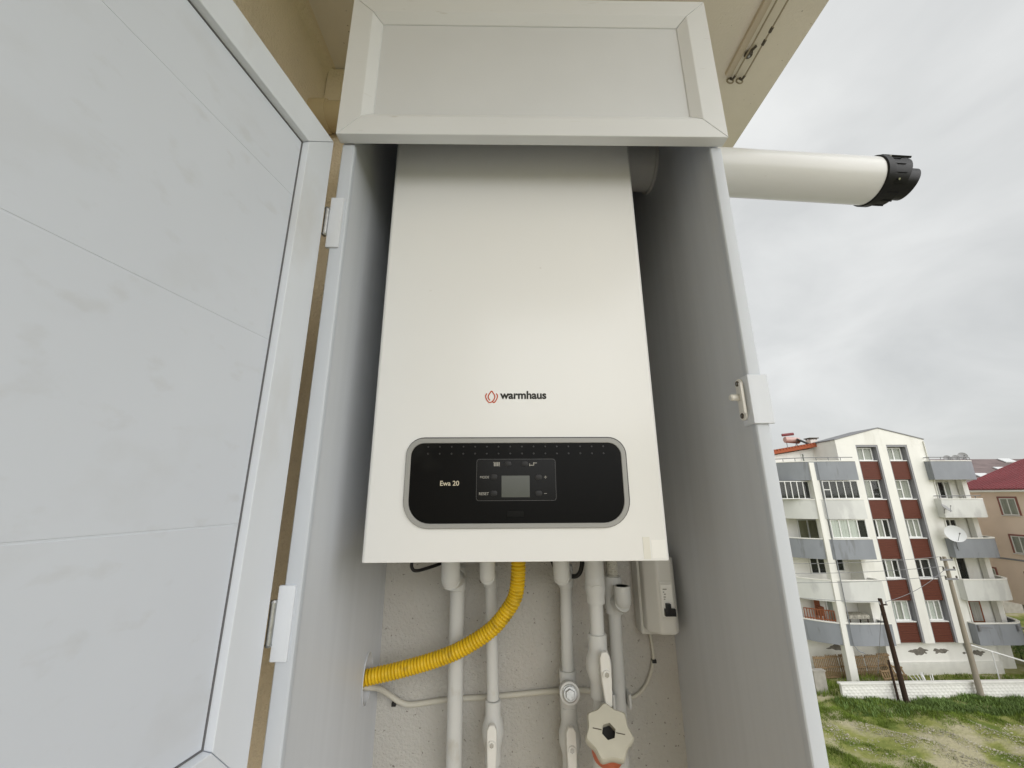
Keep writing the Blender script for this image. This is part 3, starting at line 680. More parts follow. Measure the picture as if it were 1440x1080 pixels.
# ================================================================== THE TOWN
GZ = -12.3
f4 = lambda x, y: (1080+x/4, 580+y/4)
g4 = lambda x, y: (1260+x/4.91, 760+y/4.91)
g5 = lambda x, y: (1120+x/4.5, 900+y/4.5)
# gently uneven ground reaching the horizon
mb = MB(); V = []; xs = [-3000,-800,-200,-60,-20] + [i*1.0 for i in range(-4,56)] + [70,120,300,900,3000]; ys = [-3000,-600,-100,-20,0,8] + [12+i*.8 for i in range(30)] + [40,46,60,100,250,900,3000]
def gh(x, y):
    near = max(0, 1-abs(x-24)/26)*max(0, 1-abs(y-25)/14)
    return GZ + near*(.18*math.sin(x*.9+1)*math.cos(y*1.3) + .10*math.sin(x*2.3+y*1.7)) - (.05 if y > 32 else 0)
for y in ys:
    for x in xs: V.append((x, y, gh(x, y)))
nx = len(xs); mb.add(V, [(j*nx+i, j*nx+i+1, (j+1)*nx+i+1, (j+1)*nx+i) for j in range(len(ys)-1) for i in range(nx-1)])
obj('ground', mb, 'ground', kind='structure', sharp=80)

# unseen grey slab added below the house to neutralise green bounce light
mb = MB(); mb.box(-6, 12.3, -40, 16.5, GZ-.5, GZ+.12); obj('added_bounce_slab', mb, 'bounce_slab', kind='structure')

def window(parent, x0, x1, z0, z1, Y, panes, back, name='window', fr=.075, transom=None, backs=None, d=.07):
    """white frame with mullions; each pane and what hangs behind it are sub-parts"""
    mb = MB()
    mb.box(x0, x1, Y-d, Y, z0, z0+fr); mb.box(x0, x1, Y-d, Y, z1-fr, z1)
    xs_ = [x0+(x1-x0)*k/panes for k in range(panes+1)]
    for k, x in enumerate(xs_):
        a = x if k == 0 else x-fr if k == panes else x-fr*.6
        b_ = x+fr if k == 0 else x if k == panes else x+fr*.6
        mb.box(a, b_, Y-d+.003, Y-.002, z0+fr-.002, z1-fr+.002)
    if transom is not None: mb.box(xs_[transom]+fr*.5, xs_[transom+1]-fr*.5, Y-d+.005, Y-.004, (z0+z1)/2-.03, (z0+z1)/2+.03)
    o = obj(name, mb, 'frame', parent)
    for k in range(panes):
        mb = MB(); mb.box(xs_[k]+fr*.5, xs_[k+1]-fr*.5, Y-.032, Y-.024, z0+fr*.5, z1-fr*.5); obj('pane', mb, 'glass', o)
        bk = backs[k] if backs else back
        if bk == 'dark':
            mb = MB(); mb.box(xs_[k]+fr*.4, xs_[k+1]-fr*.4, Y+.002, Y+.008, z0+fr*.4, z1-fr*.4); obj('blind_or_painted_dark', mb, 'dark', o)  # near-black sheet: the room's darkness painted behind the glass
        else:
            mb = MB(); nn = 14; V = []
            for i in range(nn+1):
                x = xs_[k]+fr*.4+(xs_[k+1]-xs_[k]-fr*.8)*i/nn; yy = Y-.012+.008*math.sin(i*1.9+k)
                V += [(x,yy,z0+fr*.4),(x,yy,z1-fr*.4),(x,yy+.006,z0+fr*.4),(x,yy+.006,z1-fr*.4)]
            mb.add(V, [(4*i,4*i+4,4*i+5,4*i+1) for i in range(nn)] + [(4*i+2,4*i+3,4*i+7,4*i+6) for i in range(nn)]); obj('curtain', mb, bk, o, sharp=80)
    return o

def sweep_wall(path, th, z0, z1):
    """upright band of thickness th following a plan path (outside on the path)"""
    P = [Vector((x,y,0)) for x,y in path]; V = []; n = len(P)
    for i in range(n):
        d = (P[min(i+1,n-1)]-P[max(i-1,0)]).normalized(); nn = Vector((-d.y,d.x,0))
        a = P[i]; b = P[i]+nn*th
        V += [(a.x,a.y,z0),(b.x,b.y,z0),(b.x,b.y,z1),(a.x,a.y,z1)]
    Fc = []
    for i in range(n-1):
        for k in range(4): Fc.append((4*i+k,4*i+(k+1)%4,4*i+4+(k+1)%4,4*i+4+k))
    Fc += [(3,2,1,0),(4*n-4,4*n-3,4*n-2,4*n-1)]
    return MB().add(V, Fc)

YB = 32.0
apt = thing('apartment_building', 'white five storey apartment block with brown cladding strips and curved balconies', 'building', (29, 33, GZ))
c1, c2, gl, grr = (27.95, 29.74), (30.43, 32.12), 26.37, 33.56
# gable front: three piers and the gable above the two window strips
zt, zb = 3.735, -10.27
mb = MB()
for a, b in ((gl, c1[0]), (c1[1], c2[0]), (c2[1], grr)): mb.box(a, b, YB, YB+.5, zb, zt-.002)
mb.prism([(gl,zt),(grr,zt),(grr,4.15),(30.07,5.05),(gl,4.13)], XZ, YB-.001, YB+.5)
obj('gable_wall', mb, 'b_white', apt)
for (x0,z0),(x1,z1) in (((gl-.06,4.11),(30.07,5.06)),((grr+.06,4.13),(30.07,5.06))):
    mb = MB(); mb.bar((x0,YB+1.3,z0+.04),(x1,YB+1.3,z1+.04),2.7,.07,(0,0,1)); obj('gable_coping', mb, 'metal_grey', apt)
mb = MB(); mb.box(gl+.02, grr-.02, YB+.5, 44, zb, 4.1); mb.box(19.5, 37.2, 33.25, 44, GZ-.3, 2.4); obj('wall', mb, 'b_white', apt)
fz_ = [.1165,.0776,.0325,-.0144,-.059,-.103,-.148,-.191,-.236,-.279,-.3208]
for ci, (x0, x1) in enumerate((c1, c2)):
    for side in (0, 1):
        mb = MB(); xx = x0 if side == 0 else x1
        mb.box(xx-.004 if side else xx, xx if side else xx+.06, YB+.02, YB+.42, zb+.02, zt-.004) if side == 0 else mb.box(xx-.14, xx, YB+.02, YB+.42, zb+.02, zt-.004)
        obj('reveal', mb, 'reveal', apt)
    mb = MB(); mb.box(x0, x1, YB+.42, YB+.5, zb, zt-.003); obj('strip_back', mb, 'reveal', apt)
    mb = MB(); mb.box(x0+.061, x1-.141, YB+.02, YB+.40, zt-.16, zt-.005); obj('reveal', mb, 'reveal', apt)
    kinds = [(2,'curtain',None),(2,'curtain',None),(3,'curtain',None),(3 if ci == 0 else 2,'dark',None),(3,'curtain_w',None)]
    for r in range(5):
        a, b = fz_[2*r]*YB, fz_[2*r+1]*YB; c = fz_[2*r+2]*YB
        pn, bk, _ = kinds[r]; bs = None
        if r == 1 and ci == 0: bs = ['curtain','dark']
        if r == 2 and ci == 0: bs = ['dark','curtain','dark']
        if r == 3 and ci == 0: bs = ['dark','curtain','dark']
        if r == 4: bs = ['curtain_w','curtain','curtain_w'] if ci == 0 else ['curtain_w','curtain_w','curtain']
        top = a-.17 if r == 0 else a
        window(apt, x0+.07 if not (r == 1 and ci == 0) else x0+.12, x1-.30, b+.03, top-.03, YB+.40, pn, bk, backs=bs, transom=0 if (r == 1 and ci == 1) else None)
        mb = MB(); mb.box(x0+.03, x1-.16, YB+.12, YB+.415, b-.03, b+.03); obj('sill', mb, 'frame', apt)
        nb = 9; 
        for k in range(nb):
            h = (b-.03-c)/nb
            mb = MB(); mb.box(x0+.062, x1-.142, YB+.16, YB+.25, c+k*h+.006, c+(k+1)*h-.006); obj('plank', mb, 'brown', apt)
        mb = MB(); mb.box(x0+.063, x1-.143, YB+.20, YB+.41, c+.003, b-.033); obj('cladding_backing', mb, 'brown', apt)

# left wing balconies, curving back on the far side
lp = [(20.75,33.3),(21.1,32.9),(21.55,32.45),(22.05,31.95),(22.6,31.55),(23.2,31.25),(23.9,31.06),(24.7,31.0),(26.76,31.0),(26.76,32.0)]
lz = [(2.40,.975),(-.43,-1.83),(-3.21,-4.60),(-5.98,-7.38),(-8.72,-10.08)]
for k, (a, b) in enumerate(lz):
    m = 'b_grey' if k % 2 == 0 else 'b_palewhite'
    o = obj('parapet', sweep_wall(lp, .14, b, a-.03), m, apt)
    obj('parapet_coping', sweep_wall([(x, y-.03) for x, y in lp], .2, a-.03, a+.03), 'b_white', o)
    mb = MB(); mb.prism([(x+.02,y+.04) for x,y in lp if y < 33.2]+[(26.7,33.3),(20.8,33.3)], XY, b+.004, b+.17); obj('balcony_slab', mb, 'b_white', apt)
# pillar and its downpipe through the storeys
mb = MB(); mb.box(23.27, 23.80, 31.13, 31.55, GZ-.2, 2.3); obj('pillar', mb, 'b_white', apt)
mb = MB(); mb.tube([(23.80,31.0,2.3),(23.80,31.0,-10.0),(23.95,30.9,-10.3),(24.3,30.8,-10.45)], .028, 10); obj('downpipe', mb, 'b_grey', apt)
# glazed second storey
for (x0, x1, n_) in ((20.95,23.25,5),(23.95,26.66,5)):
    Yg = 31.6 if x1 < 23.5 else 31.14
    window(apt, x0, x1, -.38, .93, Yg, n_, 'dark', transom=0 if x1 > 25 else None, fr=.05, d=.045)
# third storey: one glazed bay with curtains, one open with a window behind
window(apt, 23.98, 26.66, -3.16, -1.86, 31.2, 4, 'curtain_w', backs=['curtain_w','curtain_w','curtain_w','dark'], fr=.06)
window(apt, 22.95, 24.55, -3.9, -1.95, 33.24, 2, 'curtain_o')
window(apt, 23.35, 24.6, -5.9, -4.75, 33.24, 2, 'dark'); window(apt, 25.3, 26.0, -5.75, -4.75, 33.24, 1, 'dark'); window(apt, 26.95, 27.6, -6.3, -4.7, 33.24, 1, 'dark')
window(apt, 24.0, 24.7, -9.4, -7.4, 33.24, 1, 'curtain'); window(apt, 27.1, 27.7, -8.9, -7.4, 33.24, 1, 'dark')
# terrace rail on the top parapet
def rail(parent, pts, z0, z1, name='railing'):
    mb = MB(); P = [Vector((x,y,z1)) for x,y in pts]
    mb.tube(P, .03, 6)
    tot = 0
    for a, b in zip(P, P[1:]):
        nn = max(1, int((b-a).length/.75))
        for i in range(nn): q = a+(b-a)*(i/nn); mb.tube([(q.x,q.y,z0),(q.x,q.y,z1)], .022, 6)
    return obj(name, mb, 'metal_grey', parent)
rail(apt, [(20.8,33.2),(22.6,31.65),(23.9,31.15),(26.7,31.1)], 2.40, 2.68)
# set-back attic with a tiled verge
mb = MB(); mb.prism([(19.6,2.38),(28.2,2.38),(28.2,4.05),(19.6,2.62)], XZ, 34.5, 34.8); obj('attic_wall', mb, 'b_white', apt)
mb = MB(); mb.bar((19.2,38.5,2.86),(28.5,38.5,4.40),8.9,.10); rf = obj('roof', mb, 'tile', apt)
nt_ = 34
for i in range(nt_):
    f = i/nt_; x = 19.3+9.1*f; z = 2.93+1.51*f
    mb = MB(); mb.tube([(x,34.02,z),(x,36.5,z)], .085, 8); obj('verge_tile', mb, 'tile', rf)
mb = MB(); mb.bar((19.2,34.04,2.74),(28.5,34.04,4.28),.06,.20); obj('fascia', mb, 'tile', rf)
window(apt, 27.45, 27.95, 2.45, 3.7, 34.49, 1, 'curtain', name='attic_door'); window(apt, 25.2, 25.45, 2.45, 3.3, 34.49, 1, 'curtain', fr=.05)
mb = MB(); mb.box(27.0, 27.62, 35.4, 36.0, 3.9, 4.62); ch = obj('chimney', mb, 'b_white', rf)
mb = MB(); mb.box(26.92, 27.72, 35.3, 36.1, 4.70, 4.78)
for x in (27.03, 27.55):
    for y in (35.43, 35.95): mb.box(x-.04, x+.04, y-.04, y+.04, 4.60, 4.72)
obj('chimney_cap', mb, 'rail_dark', ch)
# right wing: wall set back, five balconies with a curved end
mb = MB(); mb.box(33.5, 37.2, 33.2, 33.25, zb, 2.4); obj('wing_wall', mb, 'b_white', apt)
rp_ = [(33.15,32.3),(33.15,31.5),(36.0,31.5),(36.5,31.62),(36.95,31.95),(37.25,32.4),(37.4,32.9),(37.42,33.4)]
rz = [(2.42,.99),(-.44,-1.80),(-3.26,-4.62),(-6.08,-7.47),(-8.92,-10.29)]
for k, (a, b) in enumerate(rz):
    m = 'b_grey' if k % 2 == 0 else 'b_palewhite'
    o = obj('parapet', sweep_wall(rp_, .14, b, a-.03), m, apt)
    obj('parapet_coping', sweep_wall([(x-.01, y-.03) for x, y in rp_], .2, a-.03, a+.03), 'b_white', o)
    mb = MB(); mb.prism([(33.2,32.2),(33.2,31.54)]+[(x,y+.05) for x,y in rp_[2:7]]+[(37.3,33.3),(33.5,33.3)], XY, b+.004, b+.17); obj('balcony_slab', mb, 'b_white', apt)
    if k < 4: mb = MB(); mb.box(36.5, 36.9, 32.7, 33.1, rz[k+1][1], b+.004); obj('pillar', mb, 'b_white', apt)
window(apt, 34.4, 35.95, -1.7, .9, 33.19, 3, 'curtain', backs=['curtain','dark','curtain'], transom=1)
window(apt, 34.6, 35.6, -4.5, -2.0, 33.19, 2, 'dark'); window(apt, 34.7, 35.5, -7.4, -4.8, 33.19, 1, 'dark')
for nm, x0, x1, z0, z1, m in (('door_frame',34.75,35.72,-10.1,-7.75,'wood_red'),('door_glass',34.88,35.58,-9.2,-7.9,'curtain'),('door_leaf',34.88,35.58,-10.0,-9.25,'wood')):
    mb = MB(); mb.box(x0, x1, {'door_frame':33.14,'door_glass':33.11,'door_leaf':33.12}[nm], 33.2, z0, z1); obj(nm, mb, m, apt)
rail(apt, [(33.2,32.2),(33.2,31.6),(36.0,31.6),(36.9,32.0),(37.3,32.9)], 2.42, 2.70)
rail(apt, [(33.2,32.2),(33.2,31.6),(36.0,31.6),(36.9,32.0)], -.44, -.22)
# ground floor under the gable, its plinth and the bare patches in the paint
mb = MB(); mb.box(27.2, 35.2, 32.45, 33.3, GZ-.2, zb+.004); mb.prism([(35.2,32.45),(35.5,32.6),(35.7,32.9),(35.75,33.3),(35.2,33.3)], XY, GZ-.2, zb+.003); obj('base_wall', mb, 'b_white', apt)
mb = MB(); mb.box(27.2, 35.25, 32.36, 32.449, GZ-.2, -11.55); obj('plinth', mb, 'wallwhite', apt)
mb = MB(); mb.tube([(32.85,32.40,zb),(33.1,32.38,-11.6)], .045, 8); obj('downpipe', mb, 'dish_grey', apt)
def blob(cx, cz, rx, rz_, Y, seed):
    rnd = random.Random(seed); n = 40; ph = [rnd.uniform(0,6.28) for _ in range(5)]
    return [(cx+rx*math.cos(2*math.pi*k/n)*(1+.22*math.sin(3*2*math.pi*k/n+ph[0])+.14*math.sin(7*2*math.pi*k/n+ph[1])), cz+rz_*math.sin(2*math.pi*k/n)*(1+.25*math.sin(4*2*math.pi*k/n+ph[2])+.18*math.sin(9*2*math.pi*k/n+ph[3]))) for k in range(n)]
for sd_, (q, rx, rz_) in enumerate(((g5(778,73),.62,.20),(g5(910,70),.50,.15),(g5(1150,82),.46,.16),(g5(1062,82),.14,.06))):
    p = onY(*q, 32.44); mb = MB(); mb.prism(blob(p.x, p.z, rx, rz_, 0, sd_), XZ, 32.438, 32.449); obj('bare_patch', mb, 'peel', apt)
p = onY(*g5(262,48), 33.2); mb = MB(); mb.prism(blob(p.x, p.z, .7, .16, 0, 9), XZ, 33.235, 33.249); obj('bare_patch', mb, 'peel', apt)
for x in (33.5,): 
    mb = MB(); mb.tube([(x,YB-.05,4.0),(x,YB-.05,zb)], .04, 8); obj('downpipe', mb, 'b_white', apt)

# solar water heater on the roof
t = thing('solar_water_heater', 'solar water heater with pink tank on the orange tiled roof', 'solar heater', (25.4, 35.5, 3.6))
mb = MB(); mb.tube([(24.75,35.5,4.62),(24.8,35.5,4.62),(25.85,35.3,4.50),(25.9,35.3,4.50)], [.20,.27,.27,.20], 20); M['tank'] = mat('pink_tank', (.62, .42, .38), .5); obj('tank', mb, 'tank', t)
mb = MB(); mb.bar((25.5,35.0,4.62),(26.5,34.5,3.92),.9,.08,(0,-.3,1)); obj('collector', mb, 'dark', t)
mb = MB()
for a, b in (((24.9,35.5,4.4),(24.9,35.5,3.5)),((25.8,35.5,4.4),(25.8,35.5,3.6)),((24.9,35.5,3.7),(26.4,34.6,3.9)),((25.5,35.0,4.5),(25.3,35.2,3.7))): mb.tube([a,b], .025, 6)
obj('stand', mb, 'metal_grey', t)
mb = MB(); mb.tube([(24.6,35.5,5.02),(25.5,35.3,5.10)], [.12,.12], 12); obj('expansion_tank', mb, 'redroof', t)

def dish(name, c, r, look, m, label, tilt_mast, mount, group=None):
    t = thing(name, label, 'dish', mount, group); c = Vector(c); look = Vector(look).normalized()
    u = look.cross(Vector((0,0,1))).normalized(); v = u.cross(look); mb = MB(); V = []; n, m_ = 28, 5
    for side in (0, .015):
        for i in range(m_+1):
            rr_ = r*i/m_+.001
            for k in range(n):
                a = 2*math.pi*k/n; V.append(tuple(c + (u*math.cos(a)+v*math.sin(a)*.95)*rr_ + look*(.22*rr_*rr_/r - side)))
    half = (m_+1)*n; Fc = []
    for s in (0, 1):
        for i in range(m_):
            for k in range(n):
                q = (s*half+i*n+k, s*half+i*n+(k+1)%n, s*half+(i+1)*n+(k+1)%n, s*half+(i+1)*n+k); Fc.append(q)
    for k in range(n): Fc.append((m_*n+k, m_*n+(k+1)%n, half+m_*n+(k+1)%n, half+m_*n+k))
    mb.add(V, Fc); obj('reflector', mb, m, t, sharp=60)
    mb = MB(); mb.tube([tuple(c-v*r*.9),tuple(c+look*r*.95-v*r*.15)], .014, 6); mb.tube([tuple(c+look*r*.9-v*r*.18),tuple(c+look*r*1.08-v*r*.1)], .04, 8); obj('feed_arm', mb, 'metal_grey', t)
    mb = MB(); mb.tube([tuple(c-look*.02),tuple(c-look*.12),mount], .025, 6); obj('mast', mb, 'metal_grey', t)
p = onY(1342, 751, 31.2)
dish('satellite_dish', p, .62, (-.35,-1,.30), 'dish', 'large white satellite dish on grey balcony of apartment block', 0, (p.x+.3, 31.5, -4.1))
for (qx, qy, r, lab) in ((1007,258,.24,'small grey satellite dish lying low on roof terrace rail'),(1056,256,.24,'small grey satellite dish standing between two others on terrace rail'),(1094,246,.30,'round grey satellite dish highest above the roof terrace rail')):
    q = onY(*f4(qx,qy), 31.9); dish('satellite_dish', q, r, (-.5,-1,.35), 'dish_grey', lab, 0, (q.x+.1, 31.6, 2.43))
q = onY(*f4(1000,540), 31.2); dish('satellite_dish', q, .36, (.4,-.8,.75), 'dish_grey', 'tilted grey satellite dish hanging before the white upper balcony', 0, (q.x+.1, 31.5, -1.5))
for (qx, qy) in ((575,600),(845,600)):
    q = onY(*g4(qx,qy), 31.4); t = thing('clothes_bracket', 'dark metal bracket on lowest grey balcony, ' + ('beside its square corner' if qx < 600 else 'at its curved end'), 'bracket', (q.x, 31.5, q.z), 'brackets on the lowest grey balcony')
    mb = MB(); mb.box(q.x-.05, q.x+.05, 31.35, 31.505, q.z-.25, q.z+.12); obj('plate', mb, 'metal_grey', t)
    mb = MB(); mb.bar((q.x,31.36,q.z),(q.x+.7,31.2,q.z),.05,.05); obj('arm', mb, 'metal_grey', t)
# things on the open balconies
t = thing('wooden_railing', 'red-brown wooden slatted rail on the lowest grey curved balcony', 'railing', (22.6, 31.9, -8.7))
mb = MB(); mb.bar((21.75,32.42,-8.02),(23.2,31.45,-8.02),.06,.06); mb.bar((21.75,32.42,-8.62),(23.2,31.45,-8.62),.06,.06); obj('rail', mb, 'wood_red', t)
for k in range(12):
    f = k/11; mb = MB(); mb.box(21.75+1.45*f-.025, 21.75+1.45*f+.025, 32.40-.97*f, 32.44-.97*f, -8.72, -8.0); obj('slat', mb, 'wood_red', t)
t = thing('balcony_table', 'balcony table under a patterned cloth behind the lowest grey parapet', 'table', (25.1, 32.1, -9.9))
M['cloth'] = mat('patterned_cloth', (.42, .40, .34), .9, .1, (9, .5, (1, 1, 1)))
mb = MB(); mb.box(24.4, 25.9, 31.7, 32.6, -8.62, -8.35); obj('cloth', mb, 'cloth', t, .04)
for x in (24.5, 25.8):
    for y in (31.8, 32.5): mb = MB(); mb.box(x-.03, x+.03, y-.03, y+.03, -9.91, -8.6); obj('leg', mb, 'wood_dark', t)
mb = MB(); mb.box(22.9, 23.3, 32.5, 32.9, -8.6, -8.0); mb.box(22.9,23.3,32.85,32.9,-8.0,-7.6)
for x in (22.93, 23.27):
    for y in (32.53, 32.87): mb.box(x-.03, x+.03, y-.03, y+.03, -9.91, -8.6)
obj('armchair', mb, 'wood_red', label='red-brown wooden chair beside the pillar on lowest curved balcony', cat='chair')

# peach house running away along the side street
PX = 39.0
t = thing('peach_house', 'peach plastered house with red sheet-metal roof and mauve window surrounds', 'house', (43, 30, GZ))
mb = MB(); mb.box(PX, 52, 22, 35.0, -8.15, .05); obj('wall', mb, 'peach', t)
mb = MB(); mb.box(PX+1.6, 52, 22.5, 34.6, GZ-.2, -8.15); obj('ground_storey', mb, 'concrete', t)
mb = MB(); mb.box(PX-.03, PX-.0005, 22, 35.0, -5.02, -4.90); obj('string_course', mb, 'reveal', t)
mb = MB(); mb.box(PX-.35, 52, 21.8, 35.3, .05, .22); obj('eaves', mb, 'b_white', t)
e0, e1, rz1 = PX-.5, 45.5, 2.75
mb = MB(); mb.add([(e0,21.6,.22),(e0,35.45,.22),(e1,21.6,rz1),(e1,35.45,rz1),(52.5,21.6,.22),(52.5,35.45,.22),(e0,21.6,.30),(e0,35.45,.30),(e1,21.6,rz1+.08),(e1,35.45,rz1+.08),(52.5,21.6,.30),(52.5,35.45,.30)],
    [(0,1,3,2),(2,3,5,4),(6,8,9,7),(8,10,11,9),(0,6,7,1),(4,5,11,10),(0,2,8,6),(2,4,10,8),(1,7,9,3),(3,9,11,5)]); rf = obj('roof', mb, 'redroof', t)
for k in range(46):
    y = 21.7+k*.30; mb = MB(); mb.bar((e0,y,.325),(e1,y,rz1+.105),.05,.05); obj('roof_seam', mb, 'redroof', rf)
mb = MB(); mb.tube([(PX-.45,21.7,.12),(PX-.45,35.3,.10)], .08, 8); obj('gutter', mb, 'b_white', t)
def side_window(y0, y1, z0, z1):
    mb = MB(); f = .12
    mb.box(PX-.04, PX-.001, y0-f, y1+f, z0-.02, z0); mb.box(PX-.04, PX-.001, y0-f, y1+f, z1, z1+f); mb.box(PX-.04, PX-.0015, y0-f, y0, z0, z1); mb.box(PX-.04, PX-.0015, y1, y1+f, z0, z1); wdw = obj('window', mb, 'mauve', t)
    mb = MB(); b_ = .07
    for a, c, d, e in ((y0,y1,z0,z0+b_),(y0,y1,z1-b_,z1)): mb.box(PX-.030, PX+.03, a, c, d, e)
    for a in (y0, (y0+y1)/2-b_/2, y1-b_): mb.box(PX-.029, PX+.03, a, a+b_, z0+b_-.001, z1-b_+.001)
    obj('frame', mb, 'frame', wdw)
    mb = MB(); mb.box(PX-.012, PX-.008, y0+.02, y1-.02, z0+.02, z1-.02); obj('pane', mb, 'glass', wdw)
    mb = MB(); mb.box(PX-.006, PX-.002, y0+.02, y1-.02, z0+.02, z1-.02); obj('blind_or_painted_dark', mb, 'curtain', wdw)
    mb = MB(); mb.box(PX-.10, PX, y0-.1, y1+.1, z0-.07, z0-.021); obj('sill', mb, 'frame', wdw)
for y0, y1 in ((31.55,32.6),(28.4,29.5),(25.2,26.3)):
    side_window(y0, y1, -1.68, -.42)
    side_window(y0, y1, -4.45, -3.2)
for y0, y1 in ((34.35,34.95),(31.3,32.35),(28.3,29.4)): side_window(y0, y1, -6.9, -5.85)
# brown roofed house farther back
t = thing('brown_roof_house', 'far house with faded brown roof and skylights behind the peach house', 'house', (62, 52, GZ))
mb = MB(); mb.box(46, 78, 47, 60, GZ-.2, .2); obj('wall', mb, 'concrete', t)
mb = MB(); mb.add([(45.5,46.4,.2),(79,46.4,.2),(79,53.5,4.3),(45.5,53.5,4.3),(45.5,60.6,.2),(79,60.6,.2)], [(0,1,2,3),(3,2,5,4),(0,3,4),(1,5,2)]); rf = obj('roof', mb, 'brownroof', t)
for x, f in ((58,.35),(62.5,.55),(66,.85),(56,.75)):
    y = 46.4+7.1*f; z = .2+4.1*f; mb = MB(); mb.bar((x,y,z+.12),(x,y+.9,z+.64),1.6,.12); obj('skylight', mb, 'dish', rf)

# garden wall with a scalloped face, coping and short return
t = thing('garden_wall', 'long low whitewashed garden wall with scalloped relief along the field', 'wall', (32, 28.95, GZ))
mb = MB(); mb.box(20.9, 60, 28.92, 29.10, GZ-.4, -11.50); obj('wall_body', mb, 'wallwhite', t)
mb = MB(); mb.box(20.82, 60.1, 28.86, 29.16, -11.50, -11.40); obj('coping', mb, 'wallwhite', t, .02)
mb = MB(); V = []; Fc = []
for r in range(5):
    for k in range(74):
        x = 21.05+k*.27+(.135 if r % 2 else 0); z = -12.28+r*.165; n = 7; o = len(V)
        V.append((x, 28.885, z+.03))
        for i in range(n+1):
            a = math.pi*i/n; V.append((x+.128*math.cos(a), 28.921, z+.15*math.sin(a)))
        Fc += [(o, o+1+i, o+2+i) for i in range(n)] + [(o, o+n+1, o+1)]
mb.add(V, Fc); rl = obj('scallop_relief', mb, 'wallwhite', t, sharp=20, kind='stuff')
mb = MB(); mb.box(16.2, 19.6, 30.0, 30.2, GZ-.3, -11.75); mb.box(16.1, 19.66, 29.95, 30.25, -11.75, -11.62); obj('low_wall', mb, 'wallwhite', label='short whitewashed wall end by the grey post left of pallets', cat='wall')
mb = MB(); mb.box(19.75, 20.5, 29.6, 29.9, GZ-.3, -11.0); mb.box(19.7, 20.55, 29.55, 29.95, -11.0, -10.95); obj('gate_post', mb, 'concrete', label='squat grey concrete post between the two whitewashed walls', cat='post')
# pallet fence under the balconies: each pallet leans as its own thing
def pallet(x, y, w_, h, lean, lab, n=7, rot=0.):
    t = thing('wooden_pallet', lab, 'pallet', (x+w_/2, y, GZ-.05), 'pallets leaning under the balconies')
    base = Vector((x, y, GZ-.05)); dx = Vector((math.cos(rot), math.sin(rot), 0)); dz = Vector((0, math.sin(lean), math.cos(lean))); dn = dx.cross(dz)
    for k in range(n):
        u = w_*(k+.5)/n; mb = MB(); c = base+dx*u; mb.bar(c-dn*.0, c+dz*(h+random.uniform(-.03,.03)), w_/n*.62, .025, dn); obj('slat', mb, 'wood', t)
    for f in (.08, .5, .92):
        mb = MB(); mb.bar(base+dz*h*f+dn*.05, base+dx*w_+dz*h*f+dn*.05, .09, .07, dn); obj('runner', mb, 'wood', t)
pl = ['wooden pallet at the pillar-less end of the row under the balconies','wooden pallet second from the open end of the row','wooden pallet directly beside the white pillar, grey wall side','wooden pallet just past the white pillar in the row','wooden pallet in the row behind the loose slatted crate','wooden pallet ending the row by the gable base']
for k in range(6): pallet(21.5+k*.92, 31.95+.04*(k%2), .88, 1.36+.06*(k%3), .10, pl[k])
pallet(25.1, 30.55, .95, .95, .35, 'pale loose slatted pallet leaning in front of the pallet row', 5, .15)
pallet(26.3, 31.2, .9, 1.05, .55, 'grey pallet slumped against the gable base at row end', 5, -.3)
# poles
def taper(x, y, h, r0, r1, lean=(0,0)): return MB().tube([(x,y,GZ-.5),(x+lean[0],y+lean[1],GZ+h)], [r0,r1], 14)
t = thing('utility_pole', 'dark tarred wooden pole at the field edge before the garden wall', 'pole', (24.38, 28.5, GZ))
obj('pole', taper(24.4, 28.45, 5.75, .15, .11, (-.25,0)), 'wood_dark', t)
mb = MB(); mb.bar((24.0,28.4,-6.9),(24.5,28.4,-6.9),.07,.07); obj('crossarm', mb, 'wood_dark', t)
for x in (24.02, 24.45): mb = MB(); mb.tube([(x,28.4,-6.88),(x,28.4,-6.72)], [.05,.03], 8); obj('insulator', mb, 'dish_grey', t)
mb = taper(24.15, 28.7, 2.2, .07, .055, (-.12,0)); obj('stub_post', mb, 'wood_dark', label='short thin weathered post beside the tarred pole', cat='post')
t = thing('utility_pole', 'tall grey concrete pole with three crossarms at the field edge', 'pole', (29.27, 28.6, GZ))
obj('pole', taper(29.25, 28.6, 8.2, .165, .10), 'pole', t)
for k, z in enumerate((-4.28, -4.88, -5.44)):
    mb = MB(); mb.box(28.82, 29.62, 28.42, 28.50, z-.05, z+.05); ca = obj('crossarm', mb, 'metal_grey', t)
    for x in (28.86, 29.58): mb = MB(); mb.tube([(x,28.46,z+.05),(x,28.46,z+.11),(x,28.46,z+.2)], [.03,.06,.03], 8); obj('insulator', mb, 'rail_dark', ca)
def wire(a, b, sag, lab, r=.016):
    a = Vector(a); b = Vector(b); P = [a+(b-a)*(i/24)-Vector((0,0,sag*4*(i/24)*(1-i/24))) for i in range(25)]
    mb = MB(); mb.tube(P, r, 5); obj('overhead_wire', mb, 'metal_grey', label=lab, cat='wire', group='overhead wires')
wire((28.86,28.46,-4.08),(8,30.0,-3.9),.55,'overhead wire from the top crossarm of the concrete pole')
wire((28.86,28.46,-4.68),(8,30.0,-4.5),.55,'overhead wire from the middle crossarm of the concrete pole')
wire((28.86,28.46,-5.24),(8,30.0,-5.1),.55,'overhead wire from the lowest crossarm of the concrete pole')
wire((24.02,28.4,-6.72),(8,30.5,-4.6),.6,'overhead wire from the dark tarred pole towards the balconies')
wire((24.45,28.4,-6.72),(29.2,28.5,-4.7),.3,'overhead wire slung between the tarred pole and the concrete pole')
wire((24.1,28.45,-7.2),(23.6,29.2,-11.0),.0,'slack guy wire hanging from the tarred pole')
